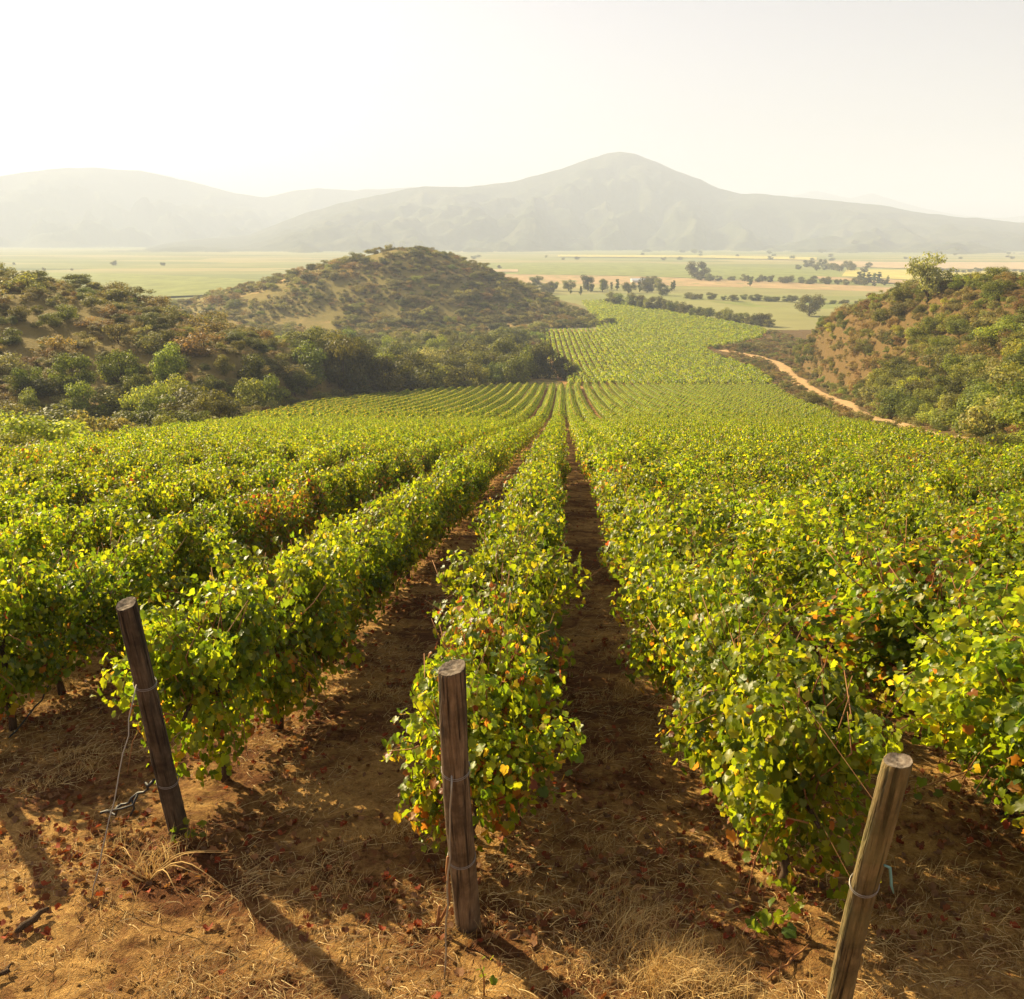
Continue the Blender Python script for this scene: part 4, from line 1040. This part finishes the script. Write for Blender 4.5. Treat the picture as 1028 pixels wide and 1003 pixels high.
# left hill and cone-shaped hill
def slope_shrubs(box, reg, n_try, rmin, seed, hlo, hhi, kinds, p_, where, group, patchy=0.0):
    X, Y = poisson(n_try, box, rmin, lambda X, Y: (reg_of(X, Y) == reg) & (vnoise(X / 16, Y / 16, seed) > patchy + np.where((reg == 2) & (X < -78), 0.17, 0.0)) & (road_dist(X, Y) > 2.3), seed)
    H = rs_.uniform(0, 1, len(X)) ** 1.5 * (hhi - hlo) + hlo
    for i in np.nonzero(visible(X, Y, H))[0]: add_shrub(rs_.choice(kinds, p=p_), X[i], Y[i], H[i], rs_.uniform(1.1, 2.2), where, group)
slope_shrubs((-190, -20, 60, 300), 1, 4000, 4.2, 53, 1.2, 3.8, ['dark_bush', 'olive_shrub', 'brown_shrub', 'green_bush'], [.28, .46, .16, .10], 'on the dry left hillside', 'shrubs on the left hillside', 0.2)
slope_shrubs((-260, 66, 360, 600), 2, 10000, 4.0, 54, 1.2, 4.2, ['dark_bush', 'olive_shrub', 'brown_shrub', 'green_bush'], [.20, .54, .14, .12], 'on the cone-shaped hill', 'shrubs on the cone-shaped hill', 0.25)
slope_shrubs((-260, 66, 360, 600), 2, 16000, 2.2, 61, 0.6, 1.8, ['dark_bush', 'olive_shrub', 'brown_shrub', 'green_bush'], [.14, .46, .30, .10], 'on the cone-shaped hill', 'shrubs on the cone-shaped hill', 0.35)
slope_shrubs((-200, -20, 40, 310), 1, 9000, 1.8, 62, 0.4, 1.8, ['dark_bush', 'olive_shrub', 'brown_shrub', 'green_bush'], [.14, .46, .30, .10], 'on the dry left hillside', 'shrubs on the left hillside', 0.3)
slope_shrubs((24, 128, 40, 470), 3, 20000, 1.3, 63, 0.4, 1.5, ['dark_bush', 'olive_shrub', 'brown_shrub', 'green_bush'], [.10, .40, .40, .10], 'halfway up the right hill', 'bushes on the right hill', 0.2)
for i, (px, py, h, wd, kd) in enumerate(((392, 251, 10, 1.0, 'round_tree'), (404, 250, 9, 1.1, 'olive_tree'), (420, 249, 8, 1.3, 'round_tree'), (357, 262, 9, 1.5, 'dark_bush'))):
    plant_px(kd, px, py, h, wd, ['tree standing left on the summit of the cone-shaped hill', 'middle tree on the summit of the cone-shaped hill', 'right tree on the summit of the cone-shaped hill', 'dark bush on the left shoulder of the cone-shaped hill'][i], 'tree' if kd != 'dark_bush' else 'shrub')
SHRUBS.sort(key=lambda s: -s[0])
print('slope shrubs', len(SHRUBS))
NSH = 270
for px_, kind, x, y, h, wid, where, group in SHRUBS[:NSH]:
    plant(kind, x, y, h, wid, ('big ' if h > 3.5 else 'small ' if h < 1.8 else '') + KN[kind] + ' bush ' + where, 'shrub', group)
rest = SHRUBS[NSH:]
names = ['olive_shrub', 'brown_shrub', 'dark_bush', 'green_bush', 'yellow_bush']; offs = {}; ml = []
for nm in names: offs[nm] = len(ml); ml += [a for a, b in KINDS[nm]]
X = np.array([s_[2] for s_ in rest]); Y = np.array([s_[3] for s_ in rest]); P = np.stack([X, Y, terrain(X, Y) - 0.03], 1); r2 = np.random.default_rng(5)
inst_object('scrub', P, r2.uniform(0, 6.28, len(P)), np.array([(s_[4] * s_[5], s_[4] * s_[5], s_[4]) for s_ in rest]), [offs[s_[1]] + r2.integers(0, len(KINDS[s_[1]])) for s_ in rest], ml, 'low scrub covering the dry slopes of the hills', 'scrub')

# --- trees of the valley floor
def vtree(kind, px, py, hpx, wid, label, cat='tree', group='trees of the valley floor'):
    d = ray(px, py); t = (-41 - CAM_Z) / d[2]; dep_ = t
    plant(kind, d[0] * t, d[1] * t, hpx * dep_ / F_PX, wid, label, cat, group)
vtree('round_tree', 812, 318, 23, 1.15, 'round dark tree alone in the field left of the right hill', group=None)
vtree('round_tree', 700, 281, 19, 1.2, 'large dark tree in the middle of the valley', group=None)
vtree('round_tree', 655, 287, 11, 1.1, 'middle-sized tree in front of the tan field', group=None)
vtree('poplar', 753, 288, 10, 1.6, 'lone narrow tree standing in the tan field', group=None)
for i in range(26):   # line along the edge of the third block
    t = i / 25; px = 612 + 160 * t; py = 305.5 + 24 * t + rs_.normal(0, 0.5)
    vtree(rs_.choice(['round_tree', 'olive_tree', 'dark_bush']), px + rs_.normal(0, 1.2), py, rs_.uniform(8, 15), rs_.uniform(1.0, 1.4), 'dark tree in the slanting line right of the farthest vine block', group='trees lining the farthest vine block')
for i in range(20):
    px = 690 + 170 * i / 19 + rs_.normal(0, 2)
    vtree('dark_bush', px, 300.5 + (px - 690) * 0.03 + rs_.normal(0, .4), rs_.uniform(4, 8), 1.5, 'dark hedge bush between the two green field strips', 'hedge bush', 'hedge bushes between the green fields')
for i in range(22):
    px = 530 + 150 * i / 21 + rs_.normal(0, 3)
    vtree(rs_.choice(['round_tree', 'poplar', 'olive_tree']), px, 293 + rs_.normal(0, 2.2), rs_.uniform(9, 17), 1.15, 'tree in the loose belt right of the cone-shaped hill', group='tree belt right of the cone-shaped hill')
for i in range(26):
    px = 700 + 185 * i / 25 + rs_.normal(0, 3)
    vtree(rs_.choice(['dark_bush', 'round_tree']), px, 281.5 + (px - 700) * 0.035 + rs_.normal(0, .5), rs_.uniform(4, 8), 1.3, 'hazy tree in the hedge behind the tan field', group='hedge trees behind the tan field')
for px, h in ((862, 13), (867, 14), (872, 13), (877, 12), (882, 14), (890, 10)):
    vtree('poplar', px, 284 + (px - 862) * .05, h, 1.7, 'poplar in the tight group in front of the golden crop', group='poplars in front of the golden crop')
for i in range(14):
    px = 805 + 65 * i / 13 + rs_.normal(0, 3)
    vtree('round_tree', px, 271 + rs_.normal(0, 1.4), rs_.uniform(5, 9), 1.2, 'faint tree in the far grove left of the golden crop', group='far grove of the valley')
for i in range(16):
    px = 930 + 110 * i / 15
    vtree('dark_bush', px, 274 + rs_.normal(0, .5), rs_.uniform(3, 5), 1.6, 'faint hedge bush along the far side of the golden crop', 'hedge bush', 'far hedge of the golden crop')
for i in range(18):
    px = 20 + 480 * i / 17 + rs_.normal(0, 8)
    if 185 < px < 345: continue
    vtree('round_tree', px, 268 + rs_.normal(0, 3), rs_.uniform(2.5, 5), 1.4, 'faint tree in the haze of the left valley', group='hazy trees of the left valley')
for i in range(34):
    px = 470 + 580 * rs_.random(); py = 253 + 9 * rs_.random()
    vtree(rs_.choice(['dark_bush', 'round_tree']), px, py, rs_.uniform(2, 4.5), 1.7, 'faint tree dot near the foot of the mountains', group='faint trees at the mountain foot')
# low farm shed with a pale roof
d = ray(648, 284); t = (-41 - CAM_Z) / d[2]; sx, sy = d[0] * t, d[1] * t
e = empty('farm_shed', (sx, sy, -40.9), 0.1)
def boxm(nm, x, y, z0_, z1_, mat):
    v = [(sx_ * x, sy_ * y, zz_) for zz_ in (z0_, z1_) for sx_, sy_ in ((-1, -1), (1, -1), (1, 1), (-1, 1))]
    me = bpy.data.meshes.new(nm); me.from_pydata(v, [], [(3, 2, 1, 0), (4, 5, 6, 7), (0, 1, 5, 4), (1, 2, 6, 5), (2, 3, 7, 6), (3, 0, 4, 7)]); me.materials.append(mat); me.update(); return me
link('wall', boxm('wall', 15, 5, -0.5, 2.6, M_WALL), e)
me = bpy.data.meshes.new('roof'); me.from_pydata([(-15.6, -5.6, 2.6), (15.6, -5.6, 2.6), (15.6, 5.6, 2.6), (-15.6, 5.6, 2.6), (-15.6, 0, 4.6), (15.6, 0, 4.6)], [], [(0, 1, 5, 4), (2, 3, 4, 5), (1, 2, 5), (3, 0, 4), (3, 2, 1, 0)]); me.materials.append(M_ROOF); me.update()
link('roof', me, e); tag(e, 'low farm shed with a pale grey-blue roof in the valley', 'shed')

# ------------------------------------------------------------------ haze
HAZE = 2.5e-4
me = bpy.data.meshes.new('haze')
x0, x1, y0_, y1_, zb, zt = -13500, 13500, -13500, 13500, float(min(GZ.min(), tz(0, 700))) - 1.0, float(GZ.max()) + 15.0
me.from_pydata([(x, y, z) for z in (zb, zt) for x, y in ((x0, y0_), (x1, y0_), (x1, y1_), (x0, y1_))], [], [(3, 2, 1, 0), (4, 5, 6, 7), (0, 1, 5, 4), (1, 2, 6, 5), (2, 3, 7, 6), (3, 0, 4, 7)])
m, n, o = newmat('haze_air')
v = n.nodes.new('ShaderNodeVolumePrincipled'); v.inputs['Color'].default_value = (0.67, 0.762, 1.0, 1); v.inputs['Density'].default_value = HAZE; v.inputs['Anisotropy'].default_value = 0.03
n.links.new(v.outputs[0], o.inputs['Volume']); me.materials.append(m); me.update()
tag(link('haze', me), 'pale warm haze filling the valley air', 'haze', kind='stuff')
